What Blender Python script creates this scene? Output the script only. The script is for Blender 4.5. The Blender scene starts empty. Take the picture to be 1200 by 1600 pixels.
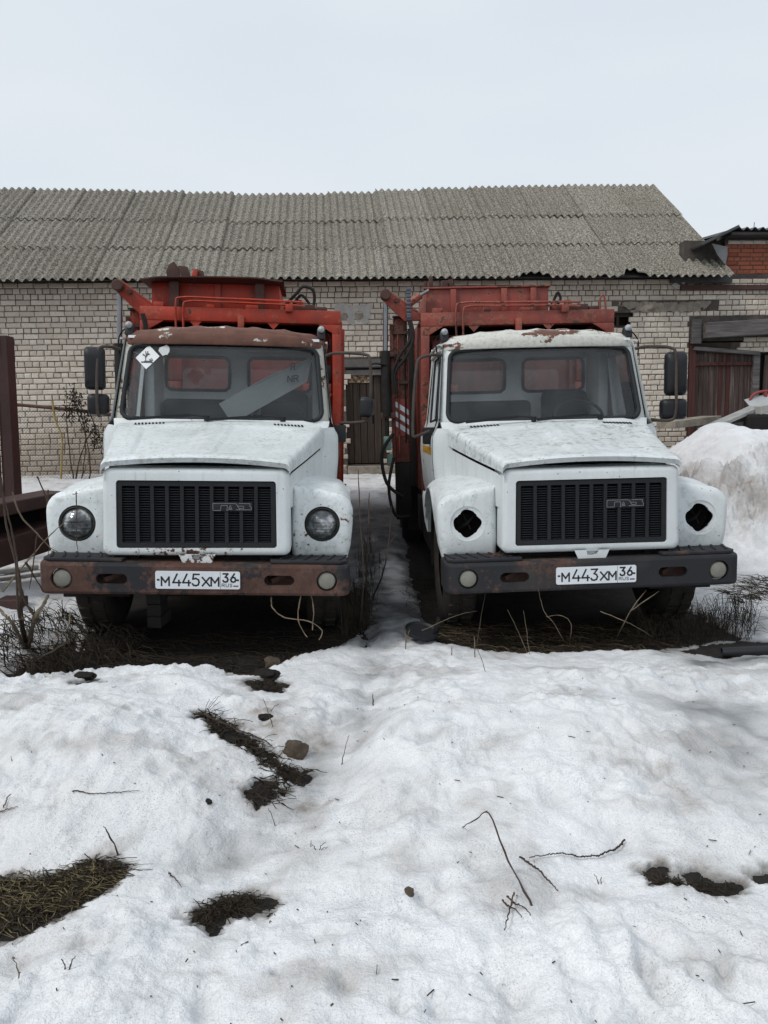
import bpy, bmesh, math, random
import numpy as np
from mathutils import Vector, Matrix
R = math.radians
scene = bpy.context.scene
COL = scene.collection
random.seed(7)

# ------------------------------------------------------------------ camera
CAM_H, PITCH = 1.51, R(6.5)
cam_d = bpy.data.cameras.new('camera'); cam = bpy.data.objects.new('camera', cam_d); COL.objects.link(cam)
cam.location = (0, 0, CAM_H); cam.rotation_euler = (R(90) - PITCH, 0, 0)
cam_d.sensor_fit = 'VERTICAL'; cam_d.sensor_height = 32; cam_d.lens = 24
cam_d.clip_start = 0.05; cam_d.clip_end = 2000
scene.camera = cam
scene.render.resolution_x, scene.render.resolution_y = 768, 1024

# ------------------------------------------------------------------ overcast sky
SUN_EL, SUN_AZ = 50, 236          # azimuth from +Y clockwise: left of the camera
world = bpy.data.worlds.new('World'); scene.world = world; world.use_nodes = True
nt = world.node_tree; nt.nodes.clear()
sky = nt.nodes.new('ShaderNodeTexSky'); sky.sky_type = 'NISHITA'; sky.sun_disc = False
sky.sun_elevation = R(SUN_EL); sky.sun_rotation = R(SUN_AZ); sky.air_density = 1.0; sky.dust_density = 6.0
bg1 = nt.nodes.new('ShaderNodeBackground'); bg1.inputs['Strength'].default_value = 0.06
nt.links.new(sky.outputs[0], bg1.inputs[0])
# the cloud deck: even pale grey, a little brighter overhead, faint drifts
tc = nt.nodes.new('ShaderNodeTexCoord')
mp = nt.nodes.new('ShaderNodeMapping'); mp.inputs['Scale'].default_value = (1.0, 1.0, 3.5)
nz = nt.nodes.new('ShaderNodeTexNoise'); nz.inputs['Scale'].default_value = 1.6; nz.inputs['Detail'].default_value = 3
rp = nt.nodes.new('ShaderNodeValToRGB')
rp.color_ramp.elements[0].position = 0.3; rp.color_ramp.elements[0].color = (0.735, 0.81, 0.895, 1)
rp.color_ramp.elements[1].position = 0.75; rp.color_ramp.elements[1].color = (0.835, 0.885, 0.935, 1)
nt.links.new(tc.outputs['Generated'], mp.inputs[0]); nt.links.new(mp.outputs[0], nz.inputs[0]); nt.links.new(nz.outputs['Fac'], rp.inputs[0])
bg2 = nt.nodes.new('ShaderNodeBackground'); bg2.inputs['Strength'].default_value = 1.0
nt.links.new(rp.outputs[0], bg2.inputs[0])
mxs = nt.nodes.new('ShaderNodeMixShader'); mxs.inputs[0].default_value = 0.93
nt.links.new(bg1.outputs[0], mxs.inputs[1]); nt.links.new(bg2.outputs[0], mxs.inputs[2])
wo = nt.nodes.new('ShaderNodeOutputWorld'); nt.links.new(mxs.outputs[0], wo.inputs[0])

sd = bpy.data.lights.new('sun', 'SUN'); sun = bpy.data.objects.new('sun', sd); COL.objects.link(sun)
sd.energy = 1.5; sd.angle = R(14); sd.color = (1.0, 0.97, 0.93)
az, el = R(SUN_AZ), R(SUN_EL)
to_sun = Vector((math.sin(az) * math.cos(el), math.cos(az) * math.cos(el), math.sin(el)))
sun.rotation_euler = to_sun.to_track_quat('Z', 'Y').to_euler(); sun.location = (0, -5, 20)

vs = scene.view_settings
vs.view_transform = 'Standard'; vs.look = 'None'; vs.exposure = 0.0; vs.gamma = 1.0; vs.use_curve_mapping = False
scene.cycles.max_bounces = 7; scene.cycles.diffuse_bounces = 4; scene.cycles.transparent_max_bounces = 12

# ------------------------------------------------------------------ helpers
_c, _s = math.cos(PITCH), math.sin(PITCH)
def ray(px, py):                      # photo pixel (1200 x 1600) -> direction with y-depth 1
    u, v = (px - 600) / 1200, (800 - py) / 1200
    y = _c + v * _s
    return Vector((u / y, 1.0, (v * _c - _s) / y))
def at(px, py, Y):                    # world point at distance Y in front of the camera
    d = ray(px, py); return Vector((d.x * Y, Y, CAM_H + d.z * Y))
def project(p):
    x, y, z = p[0], p[1], p[2] - CAM_H
    d = y * _c - z * _s; v = y * _s + z * _c
    return 600 + 1200 * x / d, 800 - 1200 * v / d

class MB:
    """collects shapes; build() links them as ONE mesh object"""
    def __init__(s): s.v = []; s.f = []
    def add(s, vs_, fs_):
        o = len(s.v); s.v += [tuple(p) for p in vs_]; s.f += [tuple(i + o for i in f) for f in fs_]
        return s
    def box(s, x0, x1, y0, y1, z0, z1, M=None):
        vs_ = [Vector((x, y, z)) for z in (z0, z1) for y in (y0, y1) for x in (x0, x1)]
        if M is not None: vs_ = [M @ p for p in vs_]
        return s.add(vs_, [(0, 2, 3, 1), (4, 5, 7, 6), (0, 1, 5, 4), (2, 6, 7, 3), (0, 4, 6, 2), (1, 3, 7, 5)])
    def bar(s, a, b, w, h, up=(0, 0, 1)):          # a box running from a to b
        a, b = Vector(a), Vector(b); d = (b - a).normalized(); up = Vector(up)
        sx = d.cross(up)
        if sx.length < 1e-4: sx = d.cross(Vector((1, 0, 0)))
        sx.normalize(); sz = sx.cross(d).normalized()
        vs_ = [p + sx * i * w / 2 + sz * j * h / 2 for p in (a, b) for j in (-1, 1) for i in (-1, 1)]
        return s.add(vs_, [(0, 1, 3, 2), (4, 6, 7, 5), (0, 4, 5, 1), (2, 3, 7, 6), (0, 2, 6, 4), (1, 5, 7, 3)])
    def tube(s, pts, r, n=8, cap=True):            # r: number or one radius per point
        pts = [Vector(p) for p in pts]; rs = r if isinstance(r, (list, tuple)) else [r] * len(pts)
        vs_, fs_ = [], []; prev = None
        for i, p in enumerate(pts):
            d = (pts[min(i + 1, len(pts) - 1)] - pts[max(i - 1, 0)])
            if d.length < 1e-9: d = Vector((0, 0, 1))
            d.normalize()
            if prev is None:
                a = Vector((0, 0, 1)) if abs(d.z) < 0.9 else Vector((1, 0, 0))
                x = d.cross(a).normalized()
            else:
                x = (prev - d * prev.dot(d))
                x = x.normalized() if x.length > 1e-6 else d.orthogonal().normalized()
            prev = x; y = d.cross(x)
            for k in range(n):
                t = 2 * math.pi * k / n
                vs_.append(p + (x * math.cos(t) + y * math.sin(t)) * rs[i])
        for i in range(len(pts) - 1):
            for k in range(n):
                fs_.append((i * n + k, i * n + (k + 1) % n, (i + 1) * n + (k + 1) % n, (i + 1) * n + k))
        if cap:
            fs_.append(tuple(range(n - 1, -1, -1))); L = (len(pts) - 1) * n; fs_.append(tuple(L + k for k in range(n)))
        return s.add(vs_, fs_)
    def loft(s, loops, closed=True, cap0=False, cap1=False):
        n = len(loops[0]); vs_ = [p for l in loops for p in l]; fs_ = []
        for i in range(len(loops) - 1):
            for k in range(n if closed else n - 1):
                k2 = (k + 1) % n
                fs_.append((i * n + k, i * n + k2, (i + 1) * n + k2, (i + 1) * n + k))
        if cap0: fs_.append(tuple(range(n - 1, -1, -1)))
        if cap1: fs_.append(tuple((len(loops) - 1) * n + k for k in range(n)))
        return s.add(vs_, fs_)
    def lathe(s, prof, o, axis='y', n=32, cap=False):   # prof: (radius, distance along the axis)
        loops = []
        for r, d in prof:
            l = []
            for k in range(n):
                t = 2 * math.pi * k / n; c, q = r * math.cos(t), r * math.sin(t)
                l.append({'y': (o[0] + c, o[1] + d, o[2] + q), 'x': (o[0] + d, o[1] + c, o[2] + q), 'z': (o[0] + c, o[1] + q, o[2] + d)}[axis])
            loops.append(l)
        return s.loft(loops, True, cap, cap)
    def prism(s, poly, f0, f1):                    # 2-D polygon, two maps to 3-D, capped
        return s.loft([[f0(*p) for p in poly], [f1(*p) for p in poly]], True, True, True)
    def build(s, name, m, parent=None, smooth=35, bevel=0, seg=2):
        me = bpy.data.meshes.new(name); me.from_pydata(s.v, [], s.f)
        if bevel:
            bm = bmesh.new(); bm.from_mesh(me)
            bmesh.ops.recalc_face_normals(bm, faces=bm.faces)
            es = [e for e in bm.edges if len(e.link_faces) == 2 and e.calc_face_angle(0) > R(30)]
            bmesh.ops.bevel(bm, geom=es, offset=bevel, segments=seg, affect='EDGES', clamp_overlap=True, profile=0.5)
            bm.to_mesh(me); bm.free()
        return link(name, me, m, parent, smooth)
def link(name, me, m, parent=None, smooth=35):
    if smooth:
        me.polygons.foreach_set('use_smooth', [True] * len(me.polygons))
        me.set_sharp_from_angle(angle=R(smooth))
    if m is not None and not me.materials: me.materials.append(m)
    o = bpy.data.objects.new(name, me); COL.objects.link(o)
    if parent is not None: o.parent = parent
    return o
def tag(o, label=None, cat=None, group=None, kind=None):
    if label: o['label'] = label
    if cat: o['category'] = cat
    if group: o['group'] = group
    if kind: o['kind'] = kind
    return o
def empty(name, loc, rot=(0, 0, 0)):
    o = bpy.data.objects.new(name, None); COL.objects.link(o); o.location = loc; o.rotation_euler = rot
    o.empty_display_size = 0.2; return o

def rrect(hb, ht, z0, z1, r, n=6, cx=0):          # rounded trapezoid outline (x, z), counter-clockwise from bottom right
    cs = [(hb, z0, -90), (ht, z1, 0), (-ht, z1, 90), (-hb, z0, 180)]
    out = []
    for x, z, a0 in cs:
        ox = x - math.copysign(r, x); oz = z + r if z == z0 else z - r
        for k in range(n + 1):
            a = R(a0 + 90 * k / n); out.append((cx + ox + r * math.cos(a), oz + r * math.sin(a)))
    return out
def ray_poly(c, a, poly):
    dx, dy = math.cos(a), math.sin(a); best = None
    for i in range(len(poly)):
        x1, y1 = poly[i][0] - c[0], poly[i][1] - c[1]; x2, y2 = poly[(i + 1) % len(poly)][0] - c[0], poly[(i + 1) % len(poly)][1] - c[1]
        ex, ey = x2 - x1, y2 - y1; den = dx * ey - dy * ex
        if abs(den) < 1e-12: continue
        t = (x1 * ey - y1 * ex) / den; u = (x1 * dy - y1 * dx) / den
        if t > 0 and -1e-6 <= u <= 1 + 1e-6 and (best is None or t > best): best = t
    t = best or 0; return (c[0] + dx * t, c[1] + dy * t)
def star(c, polys, n=40):                          # the same rays cast through several outlines
    an = {round(2 * math.pi * k / n, 5) for k in range(n)}
    for p in polys:
        if len(p) <= 16:
            for q in p: an.add(round(math.atan2(q[1] - c[1], q[0] - c[0]) % (2 * math.pi), 5))
    an = sorted(an)
    return [[ray_poly(c, a, p) for a in an] for p in polys]
def smooth_path(pts, n=6):                         # Catmull-Rom
    P = [Vector(p) for p in pts]; out = []
    for i in range(len(P) - 1):
        p0, p1, p2, p3 = P[max(i - 1, 0)], P[i], P[i + 1], P[min(i + 2, len(P) - 1)]
        for k in range(n):
            t = k / n
            out.append(0.5 * ((2 * p1) + (p2 - p0) * t + (2 * p0 - 5 * p1 + 4 * p2 - p3) * t * t + (3 * p1 - p0 - 3 * p2 + p3) * t ** 3))
    out.append(P[-1]); return out

# gradient noise, vectorised
_rng = np.random.RandomState(3); _perm = np.concatenate([_rng.permutation(256)] * 2); _ang = _rng.rand(256) * 2 * np.pi
def pn(x, y, seed=0):
    x = np.asarray(x, float) + seed * 17.13; y = np.asarray(y, float) + seed * 9.71
    xi, yi = np.floor(x).astype(int), np.floor(y).astype(int); xf, yf = x - xi, y - yi
    u, v = xf ** 3 * (xf * (xf * 6 - 15) + 10), yf ** 3 * (yf * (yf * 6 - 15) + 10)
    def g(ix, iy, dx, dy):
        a = _ang[_perm[_perm[ix & 255] + (iy & 255)]]; return np.cos(a) * dx + np.sin(a) * dy
    a = g(xi, yi, xf, yf); b = g(xi + 1, yi, xf - 1, yf); c = g(xi, yi + 1, xf, yf - 1); d = g(xi + 1, yi + 1, xf - 1, yf - 1)
    return (a * (1 - u) + b * u) * (1 - v) + (c * (1 - u) + d * u) * v
def fbm(x, y, oct_=4, seed=0, gain=0.5):
    s, a = 0, 1
    for i in range(oct_):
        s = s + a * pn(np.asarray(x) * 2 ** i, np.asarray(y) * 2 ** i, seed + i); a *= gain
    return s
def sstep(a, b, x):
    t = np.clip((x - a) / (b - a), 0, 1); return t * t * (3 - 2 * t)
def poly_sd(x, y, poly):                           # signed distance, negative inside
    x = np.asarray(x, float); y = np.asarray(y, float)
    d = np.full(x.shape, 1e9); ins = np.zeros(x.shape, bool); n = len(poly)
    for i in range(n):
        ax, ay = poly[i]; bx, by = poly[(i + 1) % n]; ex, ey = bx - ax, by - ay
        wx, wy = x - ax, y - ay; t = np.clip((wx * ex + wy * ey) / (ex * ex + ey * ey + 1e-12), 0, 1)
        d = np.minimum(d, (wx - ex * t) ** 2 + (wy - ey * t) ** 2)
        c1 = (ay > y) != (by > y)
        with np.errstate(divide='ignore', invalid='ignore'):
            c2 = x < (bx - ax) * (y - ay) / (by - ay + 1e-15) + ax
        ins ^= c1 & c2
    d = np.sqrt(d); return np.where(ins, -d, d)
def line_d(x, y, pts):
    d = np.full(np.shape(x), 1e9)
    for i in range(len(pts) - 1):
        ax, ay = pts[i]; bx, by = pts[i + 1]; ex, ey = bx - ax, by - ay
        t = np.clip(((x - ax) * ex + (y - ay) * ey) / (ex * ex + ey * ey), 0, 1)
        d = np.minimum(d, np.hypot(x - ax - ex * t, y - ay - ey * t))
    return d

# ------------------------------------------------------------------ materials
class NT:
    def __init__(s, name):
        s.m = bpy.data.materials.new(name); s.m.use_nodes = True; s.t = s.m.node_tree
        s.b = s.t.nodes['Principled BSDF']; s.o = s.t.nodes['Material Output']; s.tc = s.t.nodes.new('ShaderNodeTexCoord')
    def n(s, k): return s.t.nodes.new(k)
    def l(s, a, b):
        s.t.links.new(a, b)
    def put(s, sock, v):
        if hasattr(v, 'is_linked') or isinstance(v, bpy.types.NodeSocket): s.l(v, sock)
        elif isinstance(v, (tuple, list)) and len(v) == 3 and sock.type == 'RGBA': sock.default_value = (*v, 1)
        else: sock.default_value = v
    def vec(s, scale=(1, 1, 1), loc=(0, 0, 0), src='Object'):
        m = s.n('ShaderNodeMapping'); m.inputs['Scale'].default_value = scale; m.inputs['Location'].default_value = loc
        s.l(s.tc.outputs[src], m.inputs[0]); return m.outputs[0]
    def noise(s, scale, detail=4, rough=0.55, vec=None, dist=0):
        q = s.n('ShaderNodeTexNoise'); q.inputs['Scale'].default_value = scale; q.inputs['Detail'].default_value = detail
        q.inputs['Roughness'].default_value = rough; q.inputs['Distortion'].default_value = dist
        s.l(vec if vec is not None else s.tc.outputs['Object'], q.inputs['Vector']); return q.outputs['Fac']
    def voro(s, scale, vec=None, feat='F1'):
        q = s.n('ShaderNodeTexVoronoi'); q.feature = feat; q.inputs['Scale'].default_value = scale
        s.l(vec if vec is not None else s.tc.outputs['Object'], q.inputs['Vector']); return q.outputs['Distance']
    def ramp(s, f, *st):
        q = s.n('ShaderNodeValToRGB'); e = q.color_ramp.elements
        while len(e) < len(st): e.new(0.5)
        for k, (p, c) in enumerate(st):
            e[k].position = p; e[k].color = (c, c, c, 1) if isinstance(c, (int, float)) else (*c, 1)
        s.l(f, q.inputs[0]); return q.outputs[0]
    def mix(s, f, a, b, mode='MIX'):
        q = s.n('ShaderNodeMix'); q.data_type = 'RGBA'; q.blend_type = mode
        s.put(q.inputs[0], f); s.put(q.inputs[6], a); s.put(q.inputs[7], b); return q.outputs[2]
    def math(s, op, a, b=0.5, clamp=False):
        q = s.n('ShaderNodeMath'); q.operation = op; q.use_clamp = clamp; s.put(q.inputs[0], a); s.put(q.inputs[1], b); return q.outputs[0]
    def attr(s, name):
        q = s.n('ShaderNodeAttribute'); q.attribute_name = name; return q.outputs['Fac']
    def bump(s, h, strength=0.3, dist=0.01, prev=None):
        q = s.n('ShaderNodeBump'); q.inputs['Strength'].default_value = strength; q.inputs['Distance'].default_value = dist
        s.l(h, q.inputs['Height'])
        if prev is not None: s.l(prev, q.inputs['Normal'])
        return q.outputs[0]
    def out(s, col=None, rough=0.6, metal=0.0, normal=None, spec=0.5):
        if col is not None: s.put(s.b.inputs['Base Color'], col)
        s.put(s.b.inputs['Roughness'], rough); s.put(s.b.inputs['Metallic'], metal)
        s.b.inputs['Specular IOR Level'].default_value = spec
        if normal is not None: s.l(normal, s.b.inputs['Normal'])
        return s.m
def simple(name, col, rough=0.6, metal=0.0, var=0.25, scale=6, bump=0.15, spec=0.5):
    t = NT(name); f = t.noise(scale, 5, 0.6); d = tuple(c * (1 - var) for c in col); u = tuple(min(1, c * (1 + var)) for c in col)
    c = t.ramp(f, (0.3, d), (0.7, u)); f2 = t.noise(scale * 9, 4, 0.6)
    return t.out(t.mix(0.35, c, t.ramp(f2, (0.3, d), (0.7, u))), rough, metal, t.bump(f2, bump, 0.004), spec)
RUST_A, RUST_B, RUST_C = (0.055, 0.027, 0.020), (0.100, 0.051, 0.038), (0.165, 0.102, 0.077)
def rust_col(t, loc, scale=7):
    v = t.vec(loc=loc); c = t.ramp(t.noise(scale, 6, 0.65, v), (0.25, RUST_A), (0.5, RUST_B), (0.78, RUST_C))
    return t.mix(t.ramp(t.noise(scale * 7, 4, 0.6, v), (0.35, 0.0), (0.7, 0.5)), c, (0.05, 0.022, 0.016))
def paint(name, base, dirt, seed=0.0, rust=0.62, dirtamt=0.55, speck=0.66, rough=0.42, low=None, chips=26, grime=None):
    """weathered vehicle paint: faded, dirty, chipped down to rust"""
    t = NT(name); lo = (seed * 3.7, seed * 1.9, seed * 5.3); v = t.vec(loc=lo)
    big = t.noise(1.7, 5, 0.6, v); streak = t.noise(1.0, 5, 0.65, t.vec((9, 9, 0.9), lo)); fine = t.noise(55, 3, 0.6, v)
    f = t.ramp(t.math('ADD', t.math('MULTIPLY', big, 0.55), t.math('MULTIPLY', streak, 0.45)), (0.38, 0.0), (0.68, dirtamt))
    c = t.mix(f, base, dirt)
    c = t.mix(t.ramp(fine, (0.5, 0.0), (0.8, 0.16)), c, dirt)
    if grime is not None:                          # grime and lichen dots that settle on flat panels
        g = t.math('MULTIPLY', t.ramp(t.noise(grime[1], 5, 0.7, v), (0.5, 0.0), (0.62, 1.0)), t.ramp(t.noise(3, 3, 0.5, v), (0.35, 0.15), (0.6, 0.9)))
        c = t.mix(t.math('MULTIPLY', g, grime[2]), c, grime[0])
    runs = t.math('MULTIPLY', t.ramp(t.noise(1.0, 3, 0.6, t.vec((24, 24, 0.7), lo)), (0.60, 0.0), (0.72, 0.55)), t.ramp(t.noise(2.1, 3, 0.5, v), (0.45, 0.0), (0.62, 1.0)))
    c = t.mix(runs, c, tuple(0.4 * b + 0.6 * r for b, r in zip(base, (0.20, 0.115, 0.065))))   # rust run-off
    # dark specks
    sp = t.math('MULTIPLY', t.ramp(t.voro(30, v), (0.10, 1.0), (0.16, 0.0)), t.ramp(t.noise(9, 2, 0.5, v), (speck - 0.06, 0.0), (speck, 1.0)))
    c = t.mix(t.math('MULTIPLY', sp, 0.85), c, (0.05, 0.04, 0.035))
    # rust: chips gathered by a broad mask, with a stained halo
    chip = t.math('ADD', t.math('MULTIPLY', t.noise(chips, 5, 0.65, v), 0.6), t.math('MULTIPLY', t.noise(2.6, 3, 0.5, v), 0.4))
    if low is not None:                            # more rust towards a lower edge (z0 .. z1)
        z = t.n('ShaderNodeSeparateXYZ'); t.l(t.tc.outputs['Object'], z.inputs[0])
        q = t.n('ShaderNodeMapRange'); q.inputs[1].default_value = low[0]; q.inputs[2].default_value = low[1]; q.inputs[3].default_value = low[2]; q.inputs[4].default_value = 0
        t.l(z.outputs[2], q.inputs[0]); chip = t.math('ADD', chip, q.outputs[0])
    halo = t.ramp(chip, (rust - 0.06, 0.0), (rust, 0.6)); core = t.ramp(chip, (rust - 0.005, 0.0), (rust + 0.012, 1.0))
    c = t.mix(halo, c, tuple(0.55 * b + 0.45 * r for b, r in zip(base, (0.40, 0.24, 0.13))))
    c = t.mix(core, c, rust_col(t, lo, 14))
    rg = t.math('ADD', t.math('MULTIPLY', core, 0.4), rough, True)
    h = t.math('ADD', t.math('MULTIPLY', core, -0.6), t.math('MULTIPLY', fine, 0.25))
    nb = t.bump(h, 0.25, 0.003); nb = t.bump(t.noise(3.5, 3, 0.5, v), 0.22, 0.03, nb)
    return t.out(c, rg, 0, nb, 0.4)
def glass(name, tint, rough=0.03, gl=1.0):
    t = NT(name); t.t.nodes.remove(t.b)
    tr = t.n('ShaderNodeBsdfTransparent'); g = t.n('ShaderNodeBsdfGlossy'); g.inputs['Roughness'].default_value = rough
    df = t.n('ShaderNodeBsdfDiffuse'); df.inputs['Color'].default_value = (0.42, 0.45, 0.46, 1)
    f = t.n('ShaderNodeFresnel'); f.inputs['IOR'].default_value = 1.5
    dust = t.ramp(t.noise(4, 5, 0.6), (0.35, 0.015), (0.75, 0.075))
    tr.inputs['Color'].default_value = (*tint, 1)
    m0 = t.n('ShaderNodeMixShader'); t.l(dust, m0.inputs[0]); t.l(tr.outputs[0], m0.inputs[1]); t.l(df.outputs[0], m0.inputs[2])
    m = t.n('ShaderNodeMixShader'); t.l(t.math('MULTIPLY', f.outputs[0], gl, True), m.inputs[0]); t.l(m0.outputs[0], m.inputs[1]); t.l(g.outputs[0], m.inputs[2])
    t.l(m.outputs[0], t.o.inputs['Surface']); return t.m
# ------------------------------------------------------------------ ground and snow
def gz(px, py, z=0.16):
    d = ray(px, py); t = (z - CAM_H) / d.z
    return (d.x * t, t)
def gpoly(pts, z=0.16): return [gz(px, py, z) for px, py in pts]

BARE = [  # where the snow has melted back: under the two trucks, and holes in the bank in front
    (gpoly([(-60, 1074), (0, 1066), (50, 1062), (110, 1040), (160, 1030), (250, 1036), (330, 1034), (380, 1046), (440, 1012), (500, 998), (545, 985), (570, 960)], 0.10)
     + [(-0.12, 5.1), (-0.28, 6.4), (-0.55, 9.0), (-0.62, 10.8), (-2.75, 10.8), (-2.45, 7.5), (-2.15, 5.6), (-2.05, 5.0)] + gpoly([(120, 975), (70, 1002), (20, 1030), (-60, 1045)], 0.10), 0.20, 1.3),
    (gpoly([(652, 980), (700, 988), (760, 997), (850, 1000), (950, 998), (1020, 994), (1080, 987), (1150, 980)], 0.10)
     + [(2.5, 5.3), (2.45, 7.0), (2.45, 10.8), (0.25, 10.8), (0.28, 7.5), (0.30, 6.0), (0.33, 5.2)], 0.20, 0.9),
    (gpoly([(-40, 1340), (20, 1343), (60, 1345), (110, 1332), (135, 1316), (160, 1312), (188, 1330), (180, 1352), (150, 1382), (110, 1406), (60, 1428), (0, 1442), (-40, 1446)]), 0.07, 0.8),
    (gpoly([(298, 1412), (330, 1385), (350, 1368), (388, 1360), (397, 1378), (424, 1374), (402, 1392), (372, 1396), (338, 1412), (330, 1434), (312, 1427)]), 0.05, 0.8),
    (gpoly([(1003, 1348), (1030, 1351), (1045, 1364), (1064, 1362), (1052, 1377), (1022, 1376)]), 0.03, 0.8),
    (gpoly([(1068, 1362), (1086, 1350), (1102, 1359), (1126, 1365), (1158, 1367), (1150, 1381), (1112, 1388), (1094, 1373)]), 0.03, 0.8),
    (gpoly([(312, 1108), (340, 1112), (392, 1145), (440, 1166), (474, 1174), (470, 1184), (440, 1182), (382, 1156), (328, 1128)]), 0.04, 1.3),
    (gpoly([(394, 1202), (434, 1190), (440, 1198), (426, 1212), (406, 1222), (392, 1216)]), 0.04, 1.3),
    (gpoly([(384, 1048), (415, 1041), (446, 1046), (438, 1058), (398, 1060)]), 0.05, 0.8),
    (gpoly([(110, 1058), (140, 1050), (150, 1058), (125, 1064)]), 0.04, 0.8),
    (gpoly([(1180, 1350), (1215, 1346), (1215, 1360), (1186, 1360)]), 0.03, 0.8),
    (gpoly([(1060, 1000), (1110, 992), (1215, 985), (1215, 1002), (1130, 1010)], 0.08), 0.06, 0.8),
]
TROUGH = [  # (line, width, depth)
    (gpoly([(600, 985), (580, 1050), (535, 1110), (500, 1180), (450, 1232), (380, 1275), (330, 1310)]), 0.17, 0.03),
    (gpoly([(330, 1300), (480, 1272), (640, 1262), (800, 1258), (960, 1245), (1100, 1215), (1215, 1190)]), 0.07, 0.02),
    (gpoly([(1100, 1090), (1160, 1130), (1200, 1190), (1230, 1230)]), 0.22, 0.03),
]
PITS = [(40, 1482, 0.055, 0.05), (215, 1375, 0.03, 0.03), (405, 1412, 0.03, 0.035), (285, 1412, 0.025, 0.03), (165, 1440, 0.02, 0.03), (1035, 1560, 0.03, 0.04),
        (685, 1575, 0.02, 0.03), (625, 1572, 0.022, 0.03), (1005, 1520, 0.025, 0.03), (940, 1380, 0.04, 0.035), (665, 1390, 0.035, 0.04), (692, 1412, 0.025, 0.03),
        (885, 1520, 0.02, 0.03), (1085, 1535, 0.02, 0.03), (1132, 1532, 0.02, 0.03), (1170, 1550, 0.02, 0.02), (860, 1252, 0.06, 0.03), (970, 1300, 0.05, 0.03),
        (370, 1288, 0.05, 0.04), (500, 1330, 0.04, 0.03), (505, 1140, 0.08, 0.03), (455, 1090, 0.07, 0.035), (560, 1145, 0.07, 0.03), (250, 1080, 0.08, 0.04), (740, 1345, 0.04, 0.03)]
PITW = [(*gz(a, b), r, d) for a, b, r, d in PITS]
for _k in range(160):                                # small melt dimples
    _y = random.uniform(1.5, 4.2); PITW.append((random.uniform(-0.55, 0.55) * _y, _y, random.uniform(0.012, 0.04), random.uniform(0.008, 0.03)))

def ground_z(x, y):
    x = np.asarray(x, float); y = np.asarray(y, float)
    nr = 1 - sstep(3.9, 4.7, y)
    hump = 0.075 * np.exp(-(((x - 0.45) / 0.75) ** 2 + ((y - 3.35) / 0.45) ** 2)) + 0.06 * np.exp(-(((x + 1.25) / 0.6) ** 2 + ((y - 3.2) / 0.5) ** 2)) - 0.05 * np.exp(-(line_d(x, y, TROUGH[0][0]) / 0.22) ** 2)
    z = nr * (0.10 + hump + 0.055 * fbm(x * 0.9, y * 0.9, 2, 21) + 0.020 * fbm(x * 2.4, y * 2.4, 2, 25)) + 0.54 * sstep(7.6, 13.4, y)
    z = z + 0.16 * sstep(2.2, 3.6, -x) * sstep(4.6, 6.2, y) * (1 - sstep(8, 12, y))
    return z + 0.022 * fbm(x * 1.3, y * 1.3, 3, 40) + 0.010 * fbm(x * 8, y * 8, 3, 44)
def melt(x, y):                                     # signed distance to bare ground, roughened, and the bank's edge width
    jit = 0.045 * fbm(x * 4.5, y * 4.5, 3, 11) + 0.036 * fbm(x * 17, y * 17, 4, 13, 0.7)
    m = np.full(np.shape(x), 1.0); thin = np.full(np.shape(x), 1.0)
    for poly, w, j in BARE:
        sd_ = poly_sd(x, y, poly) + jit * j - (0.003 if w < 0.1 else 0)
        m = np.minimum(m, np.clip(sd_ / w, -1, 1))
        if w < 0.1: thin = np.minimum(thin, np.clip(sd_ / 0.4, 0, 1))
    return m, thin
def snow_z(x, y, full=False):
    x = np.asarray(x, float); y = np.asarray(y, float)
    g = ground_z(x, y); m, thin = melt(x, y)
    near = 1 - sstep(4.2, 5.4, y)
    dep = 0.055 + 0.012 * near
    lump = 0.016 * fbm(x * 2.4, y * 2.4, 3, 25) + 0.014 * fbm(x * 5.5, y * 5.5, 2, 27) + 0.019 * fbm(x * 11, y * 11, 3, 29) * (0.4 + 1.3 * sstep(-0.2, 0.3, fbm(x * 1.3, y * 1.3, 2, 50)))
    crust = 0.25 + 0.9 * sstep(-0.12, 0.35, fbm(x * 1.5, y * 1.5, 2, 51))     # smooth slumped areas against rough crust
    lump = lump + 0.016 * (np.abs(pn(x * 5.2, y * 5.2, 33)) - 0.25) + crust * (0.012 * (np.abs(pn(x * 13, y * 13, 35)) - 0.25) + 0.008 * (np.abs(pn(x * 27, y * 27, 36)) - 0.25) + 0.005 * pn(x * 55, y * 55, 37))
    lump = lump * (0.45 + 0.55 * near)
    tr = 0
    for pts, w, d in TROUGH: tr = tr + d * np.exp(-(line_d(x, y, pts) / w) ** 2)
    pit = np.zeros(np.shape(x))
    for px_, py_, r, d in PITW: pit = pit + d * np.exp(-(((x - px_) ** 2 + ((y - py_) * 0.75) ** 2) / (r * r)))
    hgt = np.maximum(dep + lump - tr - pit, 0.012) * (0.25 + 0.75 * sstep(0, 1, thin))
    edge = np.where(m > 0, np.clip(m, 0, 1) ** (0.55 + 0.45 * (thin < 0.6)), -1.0)
    rim = 0.035 * np.exp(-((m - 0.55) / 0.3) ** 2) * near * sstep(0.3, 0.9, thin)          # banks swell a little before the edge
    s = g + np.where(m > 0, (hgt + rim) * edge, -0.03)
    if full: return s, g, m, tr, pit, thin
    return s
_hx, _hy = np.arange(-7, 7.001, 0.02), np.arange(1.0, 10.001, 0.02)
_HX, _HY = np.meshgrid(_hx, _hy); _HT = np.maximum(snow_z(_HX, _HY), ground_z(_HX, _HY))
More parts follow.
